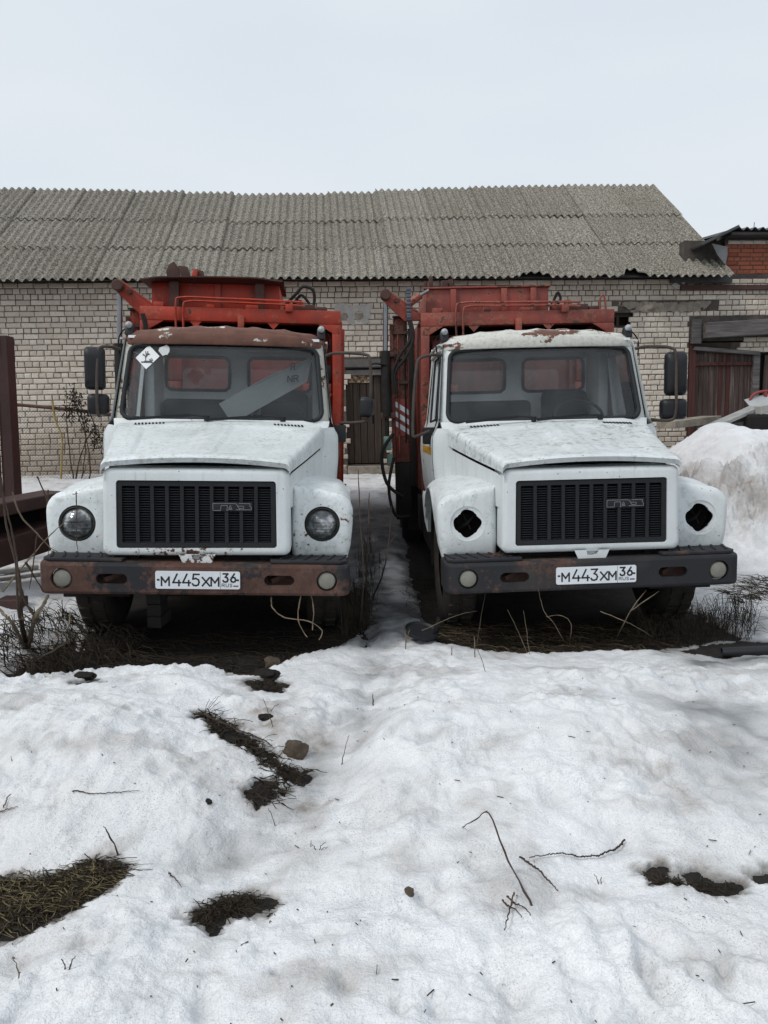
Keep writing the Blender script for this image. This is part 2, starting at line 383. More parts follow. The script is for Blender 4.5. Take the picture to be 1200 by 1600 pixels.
def zs(x, y):                                        # height of the surface underfoot, from a table
    i = min(max((x + 7) / 0.02, 0), len(_hx) - 1.001); j = min(max((y - 1) / 0.02, 0), len(_hy) - 1.001); a, b = int(i), int(j); u, v = i - a, j - b
    return float((_HT[b, a] * (1 - u) + _HT[b, a + 1] * u) * (1 - v) + (_HT[b + 1, a] * (1 - u) + _HT[b + 1, a + 1] * u) * v)
def gp(px, py):                                      # photo pixel -> point on the snow or mud surface
    z = 0.16
    for _ in range(7): x, y = gz(px, py, z); z = 0.5 * z + 0.5 * zs(x, y)
    x, y = gz(px, py, z); return Vector((x, y, zs(x, y)))

def grid_mesh(name, X, Y, Z, keep=None, attrs=None):
    ny, nx = X.shape; me = bpy.data.meshes.new(name)
    idx = np.arange(nx * ny).reshape(ny, nx)
    q = np.stack([idx[:-1, :-1], idx[:-1, 1:], idx[1:, 1:], idx[1:, :-1]], -1).reshape(-1, 4)
    if keep is not None:
        k = keep.reshape(-1); q = q[k[q].any(1)]
        used = np.zeros(nx * ny, bool); used[q.reshape(-1)] = True; remap = np.cumsum(used) - 1; q = remap[q]
    else: used = np.ones(nx * ny, bool)
    co = np.stack([X, Y, Z], -1).reshape(-1, 3)[used]
    me.vertices.add(len(co)); me.vertices.foreach_set('co', co.astype(np.float32).reshape(-1))
    me.loops.add(q.size); me.loops.foreach_set('vertex_index', q.astype(np.int32).reshape(-1))
    me.polygons.add(len(q)); me.polygons.foreach_set('loop_start', np.arange(0, q.size, 4, dtype=np.int32))
    me.polygons.foreach_set('use_smooth', np.ones(len(q), bool))
    for k, a in (attrs or {}).items():
        at_ = me.attributes.new(k, 'FLOAT', 'POINT'); at_.data.foreach_set('value', a.reshape(-1)[used].astype(np.float32))
    me.update(); me.validate(); return me

def snow_mat():
    t = NT('snow'); gr = t.attr('grime'); ice = t.attr('ice')
    fine = t.noise(95, 3, 0.7); mid = t.noise(7, 6, 0.65); big = t.noise(1.1, 5, 0.6)
    c = t.ramp(t.math('ADD', t.math('MULTIPLY', mid, 0.7), t.math('MULTIPLY', fine, 0.3)), (0.34, (0.62, 0.64, 0.655)), (0.58, (0.84, 0.85, 0.86)))
    d = t.math('ADD', t.math('MULTIPLY', big, 0.6), t.math('MULTIPLY', mid, 0.4))
    c = t.mix(t.ramp(d, (0.48, 0.0), (0.66, 0.5)), c, (0.54, 0.52, 0.495))
    # grit melted out of the snow
    grit = t.math('MULTIPLY', t.ramp(t.noise(160, 2, 0.6), (0.58, 0.0), (0.70, 1.0)), t.ramp(t.noise(2.4, 4, 0.6), (0.42, 0.05), (0.64, 0.75)))
    c = t.mix(grit, c, (0.22, 0.19, 0.16))
    c = t.mix(t.ramp(t.noise(210, 2, 0.7), (0.36, 0.38), (0.56, 0.0)), c, (0.50, 0.52, 0.54))      # coarse grains of old snow
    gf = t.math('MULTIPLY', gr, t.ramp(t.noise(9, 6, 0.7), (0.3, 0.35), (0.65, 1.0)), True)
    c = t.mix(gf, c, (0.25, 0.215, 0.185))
    icec = t.ramp(t.noise(3.2, 5, 0.6), (0.35, (0.05, 0.052, 0.056)), (0.72, (0.21, 0.22, 0.225)))
    c = t.mix(ice, c, icec)
    h = t.math('ADD', t.math('MULTIPLY', fine, 0.5), t.math('MULTIPLY', t.noise(32, 4, 0.65), 1.0))
    rg = t.math('SUBTRACT', 0.75, t.math('MULTIPLY', ice, 0.12))
    return t.out(c, rg, 0, t.bump(h, 0.9, 0.012), 0.12)
def mud_mat():
    t = NT('mud'); c = t.ramp(t.noise(5, 7, 0.7), (0.3, (0.008, 0.007, 0.006)), (0.55, (0.018, 0.015, 0.012)), (0.8, (0.042, 0.034, 0.026)))
    st = t.noise(1, 5, 0.7, t.vec((38, 9, 9))); c = t.mix(t.ramp(st, (0.58, 0.0), (0.75, 0.5)), c, (0.075, 0.06, 0.04))
    return t.out(c, 0.85, 0, t.bump(t.noise(30, 6, 0.7), 0.8, 0.02), 0.25)
M_SNOW, M_MUD = snow_mat(), mud_mat()

xs = np.concatenate([[-400, -120, -50, -25, -16], np.linspace(-12, 12, 300), [16, 25, 50, 120, 400]])
ys = np.concatenate([[-400, -100, -30, -8], np.linspace(-2, 16.5, 260), [20, 30, 60, 150, 400]])
GX, GY = np.meshgrid(xs, ys)
ground = link('ground', grid_mesh('ground', GX, GY, ground_z(GX, GY)), M_MUD, None, 0)
tag(ground, 'dark thawed mud under and around the trucks', None, None, 'structure')

yy = 1.15 * np.exp(np.linspace(0, math.log(14.3 / 1.15), 620)); uu = np.linspace(-1, 1, 640)
SX = uu[None, :] * (0.60 * yy[:, None] + 1.0); SY = np.repeat(yy[:, None], 640, 1)
SZ, SG, SM, STR, SPIT, STH = snow_z(SX, SY, True)
between = np.exp(-((SX - (0.12 - 0.05 * (SY - 5))) / 0.58) ** 4) * sstep(4.75, 5.2, SY) * (1 - sstep(10.4, 11.8, SY))
blob = np.exp(-((SX - 0.10 + 0.06 * fbm(SY * 2, SY, 2, 60)) / 0.13) ** 2 - ((SY - 7.5) / 1.0) ** 2)
ice = between * np.clip(1.2 + 0.9 * fbm(SX * 2.6, SY * 2.6, 3, 61) - 1.5 * blob - 0.5 * (1 - sstep(4.8, 6.2, SY)), 0, 1)
ice = np.maximum(ice, 0.75 * np.exp(-(line_d(SX, SY, TROUGH[2][0]) / 0.3) ** 2) * (0.5 + fbm(SX * 3, SY * 3, 3, 66)))
ice = np.maximum(ice, 0.8 * sstep(1.55, 1.9, SX) * sstep(3.9, 4.5, SY) * (1 - sstep(5.2, 6.2, SY)) * (0.55 + fbm(SX * 3, SY * 3, 3, 67)))
ice = np.maximum(ice, 0.6 * np.exp(-(line_d(SX, SY, TROUGH[0][0]) / 0.15) ** 2) * (0.4 + fbm(SX * 4, SY * 4, 3, 68)))
grime = 0.75 * (1 - sstep(0.05, 0.55, SM)) + 0.5 * np.exp(-(line_d(SX, SY, TROUGH[1][0]) / 0.09) ** 2) * sstep(-0.1, 0.35, fbm(SX * 3.5, SY * 3.5, 3, 72)) + 5 * np.minimum(SPIT, 0.05)  # melt edges dirtied; rut and pits painted darker, pits by depth
grime = grime + 0.5 * sstep(0.0, 0.5, fbm(SX * 1.6, SY * 2.4, 4, 71, 0.65)) + 0.45 * np.exp(-(line_d(SX, SY, gpoly([(400, 1060), (430, 1120), (470, 1170), (480, 1215)])) / 0.28) ** 2) * sstep(-0.3, 0.4, fbm(SX * 5, SY * 5, 3, 73)) + 0.25 * sstep(5, 7, SY)
grime = grime + 0.75 * (1 - sstep(0.0, 0.16, STH)) ; ice = np.maximum(ice, 0.55 * (1 - sstep(0.0, 0.11, STH)))
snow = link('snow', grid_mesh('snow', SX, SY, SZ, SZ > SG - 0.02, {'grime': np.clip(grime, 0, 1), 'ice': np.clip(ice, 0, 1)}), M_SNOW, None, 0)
tag(snow, 'old melting snow covering the yard', None, None, 'stuff')

# the ploughed heap beside the right-hand truck
hx = np.linspace(2.45, 9.5, 400); hy = np.linspace(6.4, 12.6, 360); HX, HY = np.meshgrid(hx, hy)
crest = 9.7 + 0.25 * np.sin(HX * 1.3)
prof = sstep(0, 1, (HY - 7.0 - 0.25 * fbm(HX, HX * 0, 2, 80)) / (crest - 7.0)) * (1 - sstep(crest + 0.7, crest + 2.4, HY)) * sstep(2.75, 4.1, HX + 0.12 * (HY - 9.5))
top = 1.0 + 0.10 * np.sin(HX * 2.9 + 0.6) + 0.05 * np.sin(HX * 6.1)
rough = sstep(0.12, 0.5, prof) * (1 - sstep(0.82, 0.97, prof))
HZ = ground_z(HX, HY) - 0.05 + prof * top * 1.20 + rough * (0.16 * (np.abs(pn(HX * 2.2, HY * 2.2, 81)) - 0.2) * 1.6 + 0.10 * np.abs(pn(HX * 6, HY * 6, 83)) + 0.09 * fbm(HX * 13, HY * 13, 4, 84, 0.65)) + 0.03 * fbm(HX * 3, HY * 3, 3, 85) * prof
_r = np.random.RandomState(5)
for _k in range(260):                               # broken chunks pushed up by the plough
    cx_, cy_, r_ = _r.uniform(2.9, 8.0), _r.uniform(7.2, 9.6), _r.uniform(0.06, 0.20); d2 = ((HX - cx_) ** 2 + (HY - cy_) ** 2) / (r_ * r_)
    HZ = HZ + rough * 0.8 * r_ * np.sqrt(np.clip(1 - d2, 0, 1))
hg = rough * (0.5 + 1.2 * fbm(HX * 1.7, HY * 1.7, 3, 87)) + 0.25 * (1 - sstep(0.02, 0.3, prof))
heap = link('snow_heap', grid_mesh('snow_heap', HX, HY, HZ, prof > 0.004, {'grime': np.clip(hg, 0, 1), 'ice': np.zeros(HX.shape)}), M_SNOW, None, 0)
tag(heap, 'high lumpy heap of ploughed dirty snow in front of the wooden gate', 'snow heap')
# ------------------------------------------------------------------ the brick shed
def brick_mat(name, a, b, dirt):
    t = NT(name); k = t.attr('tint'); geo = t.n('ShaderNodeNewGeometry').outputs['Position']
    c = t.mix(k, a, b); v = t.noise(2.0, 4, 0.6, geo); f = t.noise(38, 5, 0.65, geo); g = t.noise(0.55, 4, 0.6, geo)
    c = t.mix(t.ramp(t.math('ADD', t.math('MULTIPLY', v, 0.5), t.math('MULTIPLY', g, 0.5)), (0.50, 0.0), (0.70, 0.55)), c, dirt)
    c = t.mix(t.ramp(f, (0.42, 0.0), (0.75, 0.5)), c, dirt)
    z = t.n('ShaderNodeSeparateXYZ'); t.l(geo, z.inputs[0]); q = t.n('ShaderNodeMapRange'); q.inputs[1].default_value = 0.5; q.inputs[2].default_value = 2.1; q.inputs[3].default_value = 0.75; q.inputs[4].default_value = -0.25; t.l(z.outputs[2], q.inputs[0])
    c = t.mix(t.math('ADD', q.outputs[0], t.math('MULTIPLY', t.math('SUBTRACT', g, 0.5), 1.2), True), c, (0.21, 0.165, 0.12))   # rising damp stains
    return t.out(c, 0.9, 0, t.bump(f, 0.6, 0.006), 0.2)
M_BRICK = brick_mat('silicate_brick', (0.54, 0.468, 0.392), (0.71, 0.645, 0.56), (0.34, 0.285, 0.22))
M_REDBRICK = brick_mat('red_brick', (0.26, 0.075, 0.045), (0.40, 0.13, 0.075), (0.20, 0.10, 0.075))
M_MORTAR = simple('mortar', (0.095, 0.083, 0.074), 0.95, 0, 0.45, 5, 0.8, 0.1)
M_CEMENT = simple('cement_patch', (0.40, 0.385, 0.36), 0.95, 0, 0.25, 7, 0.9, 0.1)
M_CONC = simple('rough_concrete', (0.26, 0.23, 0.19), 0.95, 0, 0.5, 6, 1.0, 0.1)
def slate_mat():
    t = NT('asbestos_slate'); geo = t.n('ShaderNodeNewGeometry').outputs['Position']
    k = t.attr('tint'); c = t.mix(k, (0.20, 0.178, 0.146), (0.30, 0.272, 0.230))
    c = t.mix(t.ramp(t.noise(26, 5, 0.75, geo), (0.44, 0.0), (0.60, 1.0)), c, (0.055, 0.051, 0.042))
    c = t.mix(t.ramp(t.noise(34, 4, 0.7, t.vec(loc=(5, 2, 1))), (0.52, 0.0), (0.62, 0.95)), c, (0.44, 0.425, 0.37))
    c = t.mix(t.ramp(t.noise(1.0, 4, 0.6, geo), (0.5, 0.0), (0.75, 0.3)), c, (0.13, 0.115, 0.08))
    return t.out(c, 0.95, 0, t.bump(t.noise(45, 5, 0.7, geo), 0.7, 0.008), 0.15)
M_SLATE = slate_mat()
def wood_mat(name, cols, scale=(14, 14, 0.8), rough=0.85):
    t = NT(name); oi = t.n('ShaderNodeObjectInfo'); v = t.vec(scale)
    ad = t.n('ShaderNodeVectorMath'); ad.operation = 'ADD'; t.l(v, ad.inputs[0])
    sc = t.n('ShaderNodeVectorMath'); sc.operation = 'SCALE'; sc.inputs[0].default_value = (31, 17, 23); t.l(oi.outputs['Random'], sc.inputs['Scale']); t.l(sc.outputs[0], ad.inputs[1])
    g = t.noise(1.6, 6, 0.7, ad.outputs[0]); n = len(cols)
    c = t.ramp(g, *[(0.28 + 0.44 * i / (n - 1), cols[i]) for i in range(n)])
    c = t.mix(t.math('MULTIPLY', oi.outputs['Random'], 0.5), c, t.mix(0.5, c, cols[0]))
    return t.out(c, rough, 0, t.bump(g, 0.5, 0.01), 0.2)
M_GATEWOOD = wood_mat('weathered_red_boards', [(0.026, 0.020, 0.018), (0.055, 0.039, 0.035), (0.10, 0.072, 0.063), (0.24, 0.205, 0.19)], (11, 11, 0.7))
M_DOORWOOD = wood_mat('brown_door_boards', [(0.024, 0.018, 0.015), (0.05, 0.038, 0.030), (0.085, 0.064, 0.05)], (11, 11, 0.7))
M_GREYWOOD = wood_mat('grey_timber', [(0.05, 0.045, 0.042), (0.13, 0.12, 0.115), (0.24, 0.22, 0.205)], (1.0, 14, 14))
M_DARKSTEEL = simple('rusty_angle_steel', (0.075, 0.038, 0.03), 0.8, 0.1, 0.4, 6, 0.4)
M_BLACK = simple('black_void', (0.012, 0.012, 0.012), 0.9, 0, 0.3, 8, 0.1, 0.1)
M_TAR = simple('dark_roof_metal', (0.06, 0.06, 0.06), 0.6, 0.0, 0.3, 6, 0.2)

WP = at(80, 600, 14.0); WRZ, WTILT = R(4.2), R(-1.1)
shed = empty('brick_shed', (WP.x, WP.y, 0.0), (0, WTILT, WRZ))
tag(shed, 'long low shed of pale silicate brick under a corrugated slate roof', 'shed')
SHM = Matrix.Translation(Vector((WP.x, WP.y, 0))) @ Matrix.Rotation(WRZ, 4, 'Z') @ Matrix.Rotation(WTILT, 4, 'Y'); SHI = SHM.inverted()
def wl(px, py, off=0.0):                             # pixel -> (along the wall, height) on the plane local y = off
    o = SHI @ Vector((0, 0, CAM_H)); d = SHI.to_3x3() @ ray(px, py); t = (off - o.y) / d.y
    p = o + d * t; return p.x, p.z
WX0 = wl(0, 600)[0] - 3.2; WX1 = wl(1076, 560)[0]; WZ0, WZ1 = 0.30, 4.02
WX2 = WX1 + 3.6                                       # brickwork over and beyond the gate
door_x0, dz_ = wl(540, 590); door_x1 = wl(606, 590)[0]; door_z1 = wl(570, 575)[1]; door_z0 = wl(570, 726)[1]
win_x0, win_z0 = wl(950, 512); win_x1, win_z1 = wl(991, 488)
gate_z1 = wl(1140, 532)[1]; beam_z0 = wl(1140, 527)[1]; beam_z1 = wl(1140, 503)[1]
ho = [wl(538, 494), wl(561, 494)]
def in_hole(x, z, w):
    if door_x0 < x < door_x1 and z < door_z1 + 0.16 and z > door_z0 - 0.3: return True
    if win_x0 - w < x < win_x1 and win_z0 < z < win_z1: return True
    if x > WX1 - 0.02 and z < wl(1100, 490)[1] and not (z > wl(1100, 548)[1] and x > WX1 + 0.95 and z < wl(1150, 524)[1]): return True
    for hx_, hz_ in ho:
        if abs(x - hx_) < w * 0.5 + 0.06 and abs(z - hz_) < 0.085: return True
    return False

# wall core (mortar) in pieces round the openings
wall = MB()
def core(x0, x1, z0, z1): wall.box(x0, x1, 0.012, 0.38, z0, z1)
core(WX0, door_x0, WZ0, WZ1); core(door_x0, door_x1, door_z1, WZ1); core(door_x0, door_x1, WZ0, door_z0)
core(door_x1, win_x0, WZ0, WZ1); core(win_x0, win_x1, WZ0, win_z0); core(win_x0, win_x1, win_z1, WZ1); core(win_x1, WX1, WZ0, WZ1)
core(WX1, WX2, gate_z1 + 0.0, WZ1)
wall_o = wall.build('wall', M_MORTAR, shed, 0)
MB().box(WX0, WX2, 4.6, 4.9, 0.2, WZ1).box(WX0, WX0 + 0.3, 0.38, 4.6, 0.2, WZ1).box(WX2 - 0.3, WX2, 0.38, 4.6, 0.2, WZ1).build('back_wall', M_MORTAR, shed, 0)
MB().box(WX0 - 0.1, door_x0 - 0.002, -0.06, 0.38, 0.1, wl(100, 741)[1] - 0.02).box(door_x1 + 0.002, WX1, -0.06, 0.38, 0.1, wl(100, 741)[1] - 0.02).build('footing', M_CONC, shed, 0, 0.02)
MB().box(door_x0, door_x1, -0.10, 0.36, 0.1, door_z0 - 0.02).build('threshold', M_CONC, shed, 0, 0.02)

# bricks: every course, header rows between stretcher rows
CH, BL = 0.0985, 0.26
def brick_verts(w, h, d, rng):
    j = lambda a: rng.uniform(-a, a)
    c = 0.010 + rng.uniform(0, 0.008); vs_ = []
    for y, ins in ((d, 0.0), (0.010, 0.0), (0.0, c)):
        for sx, sz in ((-1, -1), (1, -1), (1, 1), (-1, 1)):
            k = 0.004 if y < d else 0
            vs_.append((sx * (w / 2 - ins) + j(k), y + (j(0.003) if ins else 0), sz * (h / 2 - ins) + j(k)))
    fs_ = [(0, 1, 5, 4), (1, 2, 6, 5), (2, 3, 7, 6), (3, 0, 4, 7), (4, 5, 9, 8), (5, 6, 10, 9), (6, 7, 11, 10), (7, 4, 8, 11), (8, 9, 10, 11)]
    return vs_, fs_
rng = random.Random(11); bricks = []
nrow = int((WZ1 - WZ0) / CH) + 1
top_row_z = WZ1 - CH / 2 - 0.01
for r in range(nrow):
    z = top_row_z - r * CH
    if z < wl(100, 741)[1]: break
    stretch = r == 0 or (r > 2 and r % 2 == 1); L = BL if stretch else BL / 2
    x = WX0 + rng.uniform(0, L)
    while x < WX2 - L:
        l = L
        if rng.random() < 0.035: l = BL * rng.choice((0.5, 0.75))
        cx = x + l / 2; w = l - rng.uniform(0.008, 0.017)
        x += l
        if cx - w / 2 < WX1 < cx + w / 2 and z < wl(1100, 490)[1]: w = WX1 - (cx - w / 2) - 0.004; cx = WX1 - 0.004 - w / 2
        if w < 0.03 or in_hole(cx, z, w): continue
        bricks.append((cx, z, w, CH - rng.uniform(0.009, 0.017), rng.uniform(-0.004, 0.006), rng.uniform(-0.012, 0.012)))
# rotten band above the gate and the cement patch round the holes carry no whole bricks
rot0, rot1 = wl(1000, 487)[1], wl(1000, 475)[1]; rx0 = wl(960, 480)[0]; rx1 = wl(1125, 480)[0]
bricks = [b for b in bricks if not (rx0 < b[0] < rx1 and rot0 < b[1] < rot1 + 0.02)]
HIDDEN = [(190, 420, 545, 800), (600, 430, 965, 800), (133, 545, 190, 652), (0, 518, 30, 800), (545, 560, 615, 745)]
vis = []
for i, b in enumerate(bricks):
    p = SHM @ Vector((b[0], 0, b[1])); u, v = project(p); wpx = b[2] * 1200 / p.y
    seen = 0 < u < 1195 and v < 745 and not any(a < u < c and d < v < e for a, d, c, e in HIDDEN)
    vis.append((wpx if seen else 0, i))
single = {i for s_, i in sorted(vis, reverse=True)[:300]}
VAR = {}
joint_v, joint_f, joint_t = [], [], []
for i, (cx, z, w, h, dy, ro) in enumerate(bricks):
    tint = rng.random()
    if i in single:
        key = (round(w, 2), rng.randrange(6))
        if key not in VAR:
            v_, f_ = brick_verts(key[0], 0.086, 0.045, rng); me = bpy.data.meshes.new('brick'); me.from_pydata(v_, [], f_)
            a_ = me.attributes.new('tint', 'FLOAT', 'POINT'); a_.data.foreach_set('value', [rng.random()] * len(v_)); me.materials.append(M_BRICK); VAR[key] = me
        o = bpy.data.objects.new('brick', VAR[key]); COL.objects.link(o); o.parent = wall_o
        o.location = (cx, dy - 0.002, z); o.rotation_euler = (0, ro, 0)
    else:
        v_, f_ = brick_verts(w, h, 0.045, rng); k = len(joint_v); cr, sr = math.cos(ro), math.sin(ro)
        joint_v += [(cx + a * cr + c * sr, b_ + dy - 0.002, z - a * sr + c * cr) for a, b_, c in v_]; joint_f += [tuple(q + k for q in f) for f in f_]; joint_t += [tint] * len(v_)
me = bpy.data.meshes.new('brick_courses'); me.from_pydata(joint_v, [], joint_f)
a_ = me.attributes.new('tint', 'FLOAT', 'POINT'); a_.data.foreach_set('value', joint_t)
bc = link('brick_courses', me, M_BRICK, wall_o, 0); bc['kind'] = 'stuff'

# crumbled mortar band, cement patch with its two holes
def lumpy(name, x0, x1, z0, z1, nx, nz_, m, parent, amp, seed, y0=-0.02, holes=(), irregular=0.0):
    X, Z = np.meshgrid(np.linspace(x0, x1, nx), np.linspace(z0, z1, nz_))
    Y = y0 - amp * (fbm(X * 6, Z * 6, 4, seed) + 0.3)
    ex = np.minimum(np.minimum(X - x0, x1 - X) / (x1 - x0), np.minimum(Z - z0, z1 - Z) / (z1 - z0))
    k = ex > irregular * (0.10 + 0.22 * fbm(X * 5, Z * 5, 3, seed + 5)) if irregular else np.ones(X.shape, bool)
    for hx_, hz_, r in holes: k &= np.hypot(X - hx_, Z - hz_) > r
    Y = np.where(ex < 0.08, Y + 0.02, Y)
    return link(name, grid_mesh(name, X, Y, Z, k), m, parent, 0)
lumpy('crumbled_mortar', rx0, rx1, rot0 - 0.04, rot1 + 0.06, 160, 30, M_CONC, shed, 0.06, 90, 0.0, (), 1.1)
lumpy('cement_patch', ho[0][0] - 0.28, ho[1][0] + 0.34, ho[0][1] - 0.2, ho[0][1] + 0.24, 70, 50, M_CEMENT, shed, 0.012, 95, -0.008, ((ho[0][0], ho[0][1] - 0.01, 0.075), (ho[1][0], ho[1][1] + 0.01, 0.085)), 1.7)
MB().box(ho[0][0] - 0.12, ho[1][0] + 0.14, 0.002, 0.01, ho[0][1] - 0.11, ho[0][1] + 0.11).build('hole_back', M_CONC, shed, 0)
# window opening with a rotten frame
w = MB(); 
for a, b, c, d in ((win_x0, win_x1, win_z1 - 0.07, win_z1), (win_x0, win_x1, win_z0, win_z0 + 0.05), (win_x1 - 0.07, win_x1, win_z0 + 0.05, win_z1 - 0.07), (win_x0 + 0.2, win_x0 + 0.25, win_z0 + 0.05, win_z1 - 0.07)): w.box(a, b, 0.10, 0.16, c, d)
wn = w.build('window', M_DOORWOOD, shed, 0)
MB().box(win_x0, win_x1, 0.20, 0.22, win_z0, win_z1).build('pane', M_BLACK, wn, 0)

# plank door between the trucks, with its lintel and a weathered sign
door = MB().box(door_x0, door_x1, 0.16, 0.20, door_z0, door_z1).build('door', M_BLACK, shed, 0)
nx_ = 6; pw = (door_x1 - door_x0) / nx_
for i in range(nx_):
    MB().box(door_x0 + i * pw + 0.005, door_x0 + (i + 1) * pw - 0.005, 0.10 + rng.uniform(0, 0.01), 0.14, door_z0 + 0.02, door_z1 - 0.12).build('plank', M_DOORWOOD, door, 0, 0.004)
M_LINTEL = simple('grey_lintel', (0.11, 0.10, 0.095), 0.9, 0, 0.4, 5, 0.5)
MB().box(door_x0 - 0.12, door_x1 + 0.12, -0.02, 0.14, door_z1 + 0.015, door_z1 + 0.155).build('lintel', M_LINTEL, shed, 0, 0.01)
MB().box(door_x0, door_x1, 0.02, 0.12, door_z1 - 0.13, door_z1 - 0.03).build('door_frame', M_LINTEL, shed, 0, 0.006)
def sign_mat():
    t = NT('flaked_sign'); f = t.noise(30, 5, 0.7); c = t.ramp(f, (0.42, (0.05, 0.03, 0.02)), (0.5, (0.22, 0.13, 0.06)), (0.6, (0.46, 0.40, 0.28)))
    return t.out(c, 0.8, 0, t.bump(f, 0.4, 0.004))
sx0, sz0 = wl(544, 598); sx1, sz1 = wl(581, 586)
sgn = MB().box(sx0, sx1, 0.085, 0.097, sz0, sz1).build('door_sign', sign_mat(), door, 0); sgn['label'] = 'flaked illegible pale sign on the door'

# corrugated slate roof: three rows of overlapping sheets
SL, SW, PIT = 1.75, 1.05, 0.15; EX = 1.385
ez = wl(0, 441, -0.42)[1] + 0.02; A = R(36.0); RUN = math.cos(A); RISE = math.sin(A)
roof = MB().box(WX0 - 0.1, WX2 - 2.9, -0.1, 0.0, WZ1 + 0.012, WZ1 + 0.06)
RX1 = wl(1132, 430)[0] - 0.05
for sy in (1,): roof.prism([(WX0, 0), (RX1 - 0.25, 0)], lambda a, b: (a, -0.36, ez - 0.04), lambda a, b: (a, -0.36 + 4.4 * RUN, ez + 4.4 * RISE - 0.06)) if False else None
roof_o = roof.build('roof', M_TAR, shed, 0)
ridge_y, ridge_z = -0.42 + (2 * EX + SL) * RUN, ez + (2 * EX + SL) * RISE
MB().add([(WX0, -0.2, ez + 0.05), (RX1 - 0.2, -0.2, ez + 0.05), (RX1 - 0.2, ridge_y - 0.05, ridge_z - 0.32), (WX0, ridge_y - 0.05, ridge_z - 0.32)], [(0, 1, 2, 3)]).build('roof_boarding', M_TAR, roof_o, 0)
MB().add([(WX0, ridge_y, ridge_z - 0.26), (RX1, ridge_y, ridge_z - 0.26), (RX1, 2 * ridge_y + 0.4, ez), (WX0, 2 * ridge_y + 0.4, ez)], [(0, 3, 2, 1)]).build('back_slope', M_SLATE, roof_o, 0)
gab = MB(); gab.prism([(0.0, WZ1 + 0.07), (4.8, WZ1 + 0.07), (ridge_y, ridge_z - 0.15)], lambda a, b: (RX1 - 0.45, a, b), lambda a, b: (RX1 - 0.3, a, b)); gab.build('gable', M_MORTAR, shed, 0)
def sheet_mesh(seed, cut=None, waves=7):
    n = waves * 8 + 3; m_ = 8; rg = np.random.RandomState(seed); W_ = waves * PIT + 0.05
    xs_ = np.linspace(0, W_, n); ss = np.linspace(0, SL, m_); X, S = np.meshgrid(xs_, ss)
    end = 0.014 * fbm(xs_ * 9, xs_ * 0 + seed, 3, seed)
    if cut is not None: end = end + cut(xs_)
    S = np.where(np.arange(m_)[:, None] == 0, S + end[None, :], S)
    Z = 0.028 * np.cos(2 * np.pi * X / PIT) + 0.012 * fbm(X * 1.2, S * 1.2, 2, seed)
    P = np.concatenate([np.stack([X, S, Z + 0.0035], -1).reshape(-1, 3), np.stack([X, S, Z - 0.0035], -1).reshape(-1, 3)])
    f = []; N_ = n * m_
    for i in range(m_ - 1):
        for j in range(n - 1):
            a = i * n + j; f.append((a, a + 1, a + n + 1, a + n)); f.append((N_ + a, N_ + a + n, N_ + a + n + 1, N_ + a + 1))
    for j in range(n - 1): f.append((j, N_ + j, N_ + j + 1, j + 1))
    for i in range(m_ - 1):
        a = i * n; f.append((a, a + n, N_ + a + n, N_ + a)); b = a + n - 1; f.append((b, N_ + b, N_ + b + n, b + n))
    me = bpy.data.meshes.new('slate_sheet'); me.from_pydata(P.tolist(), [], f)
    me.polygons.foreach_set('use_smooth', [True] * len(me.polygons)); me.set_sharp_from_angle(angle=R(50))
    a_ = me.attributes.new('tint', 'FLOAT', 'POINT'); a_.data.foreach_set('value', [float(rg.rand())] * len(P)); me.materials.append(M_SLATE); return me
sheets = [sheet_mesh(s) for s in range(7)]
bite = lambda c, w_, d: (lambda x: d * np.clip(1 - ((x - c) / w_) ** 2, 0, 1) + 0.03 * pn(x * 14, x * 0, 5) * (np.abs(x - c) < w_))
broken = {  # sheets with broken eave edges: (column pixel) -> mesh
    800: sheet_mesh(31, bite(0.5, 0.33, 0.17)), 1045: sheet_mesh(33, bite(0.25, 0.22, 0.30)), 900: sheet_mesh(35, bite(0.7, 0.13, 0.06)), 215: sheet_mesh(37, bite(0.4, 0.2, 0.05))}
ncol = int((RX1 - WX0) / SW) + 1
for row in range(3):
    for c in range(ncol):
        x = RX1 - (c + 1) * SW; s0 = row * EX
        px_ = project(SHM @ Vector((x + 0.5, -0.42, ez)))[0]
        me = sheets[(c * 3 + row * 5) % 7]
        if row == 0:
            for k, bm_ in broken.items():
                if abs(px_ - k) < 42: me = bm_
        o = bpy.data.objects.new('slate_sheet', me); COL.objects.link(o); o.parent = roof_o
        sag = 0.0142 * float(np.interp(px_, [-200, 0, 200, 380, 500, 600, 700, 1000, 1200], [4, 5, 8, 12, 11, 8, 3, -2, -3]))
        o.location = (x, -0.42 + s0 * RUN - 0.022 * RISE, ez + s0 * RISE + 0.022 * RUN + 0.007 * (c % 2) - sag * (row + 0.15) / 3 + rng.uniform(-0.005, 0.005))
        o.rotation_euler = (A - R(0.75) - sag / 3 * RUN / EX, rng.uniform(-0.004, 0.004), rng.uniform(-0.006, 0.006) + (0.03 if (row == 1 and abs(px_ - 235) < 40) else 0))
# eave board and the loose bricks and dark gap at the broken corner
MB().box(wl(1045, 430)[0], WX1 + 0.75, -0.12, -0.04, WZ1 - 0.10, WZ1 + 0.01).build('eave_board', M_TAR, shed, 0)
st = MB(); st.box(wl(1062, 448)[0], WX2, -0.06, 0.0, wl(1100, 454)[1], wl(1100, 446)[1]); st.build('steel_lintel', M_DARKSTEEL, shed, 0, 0.006)

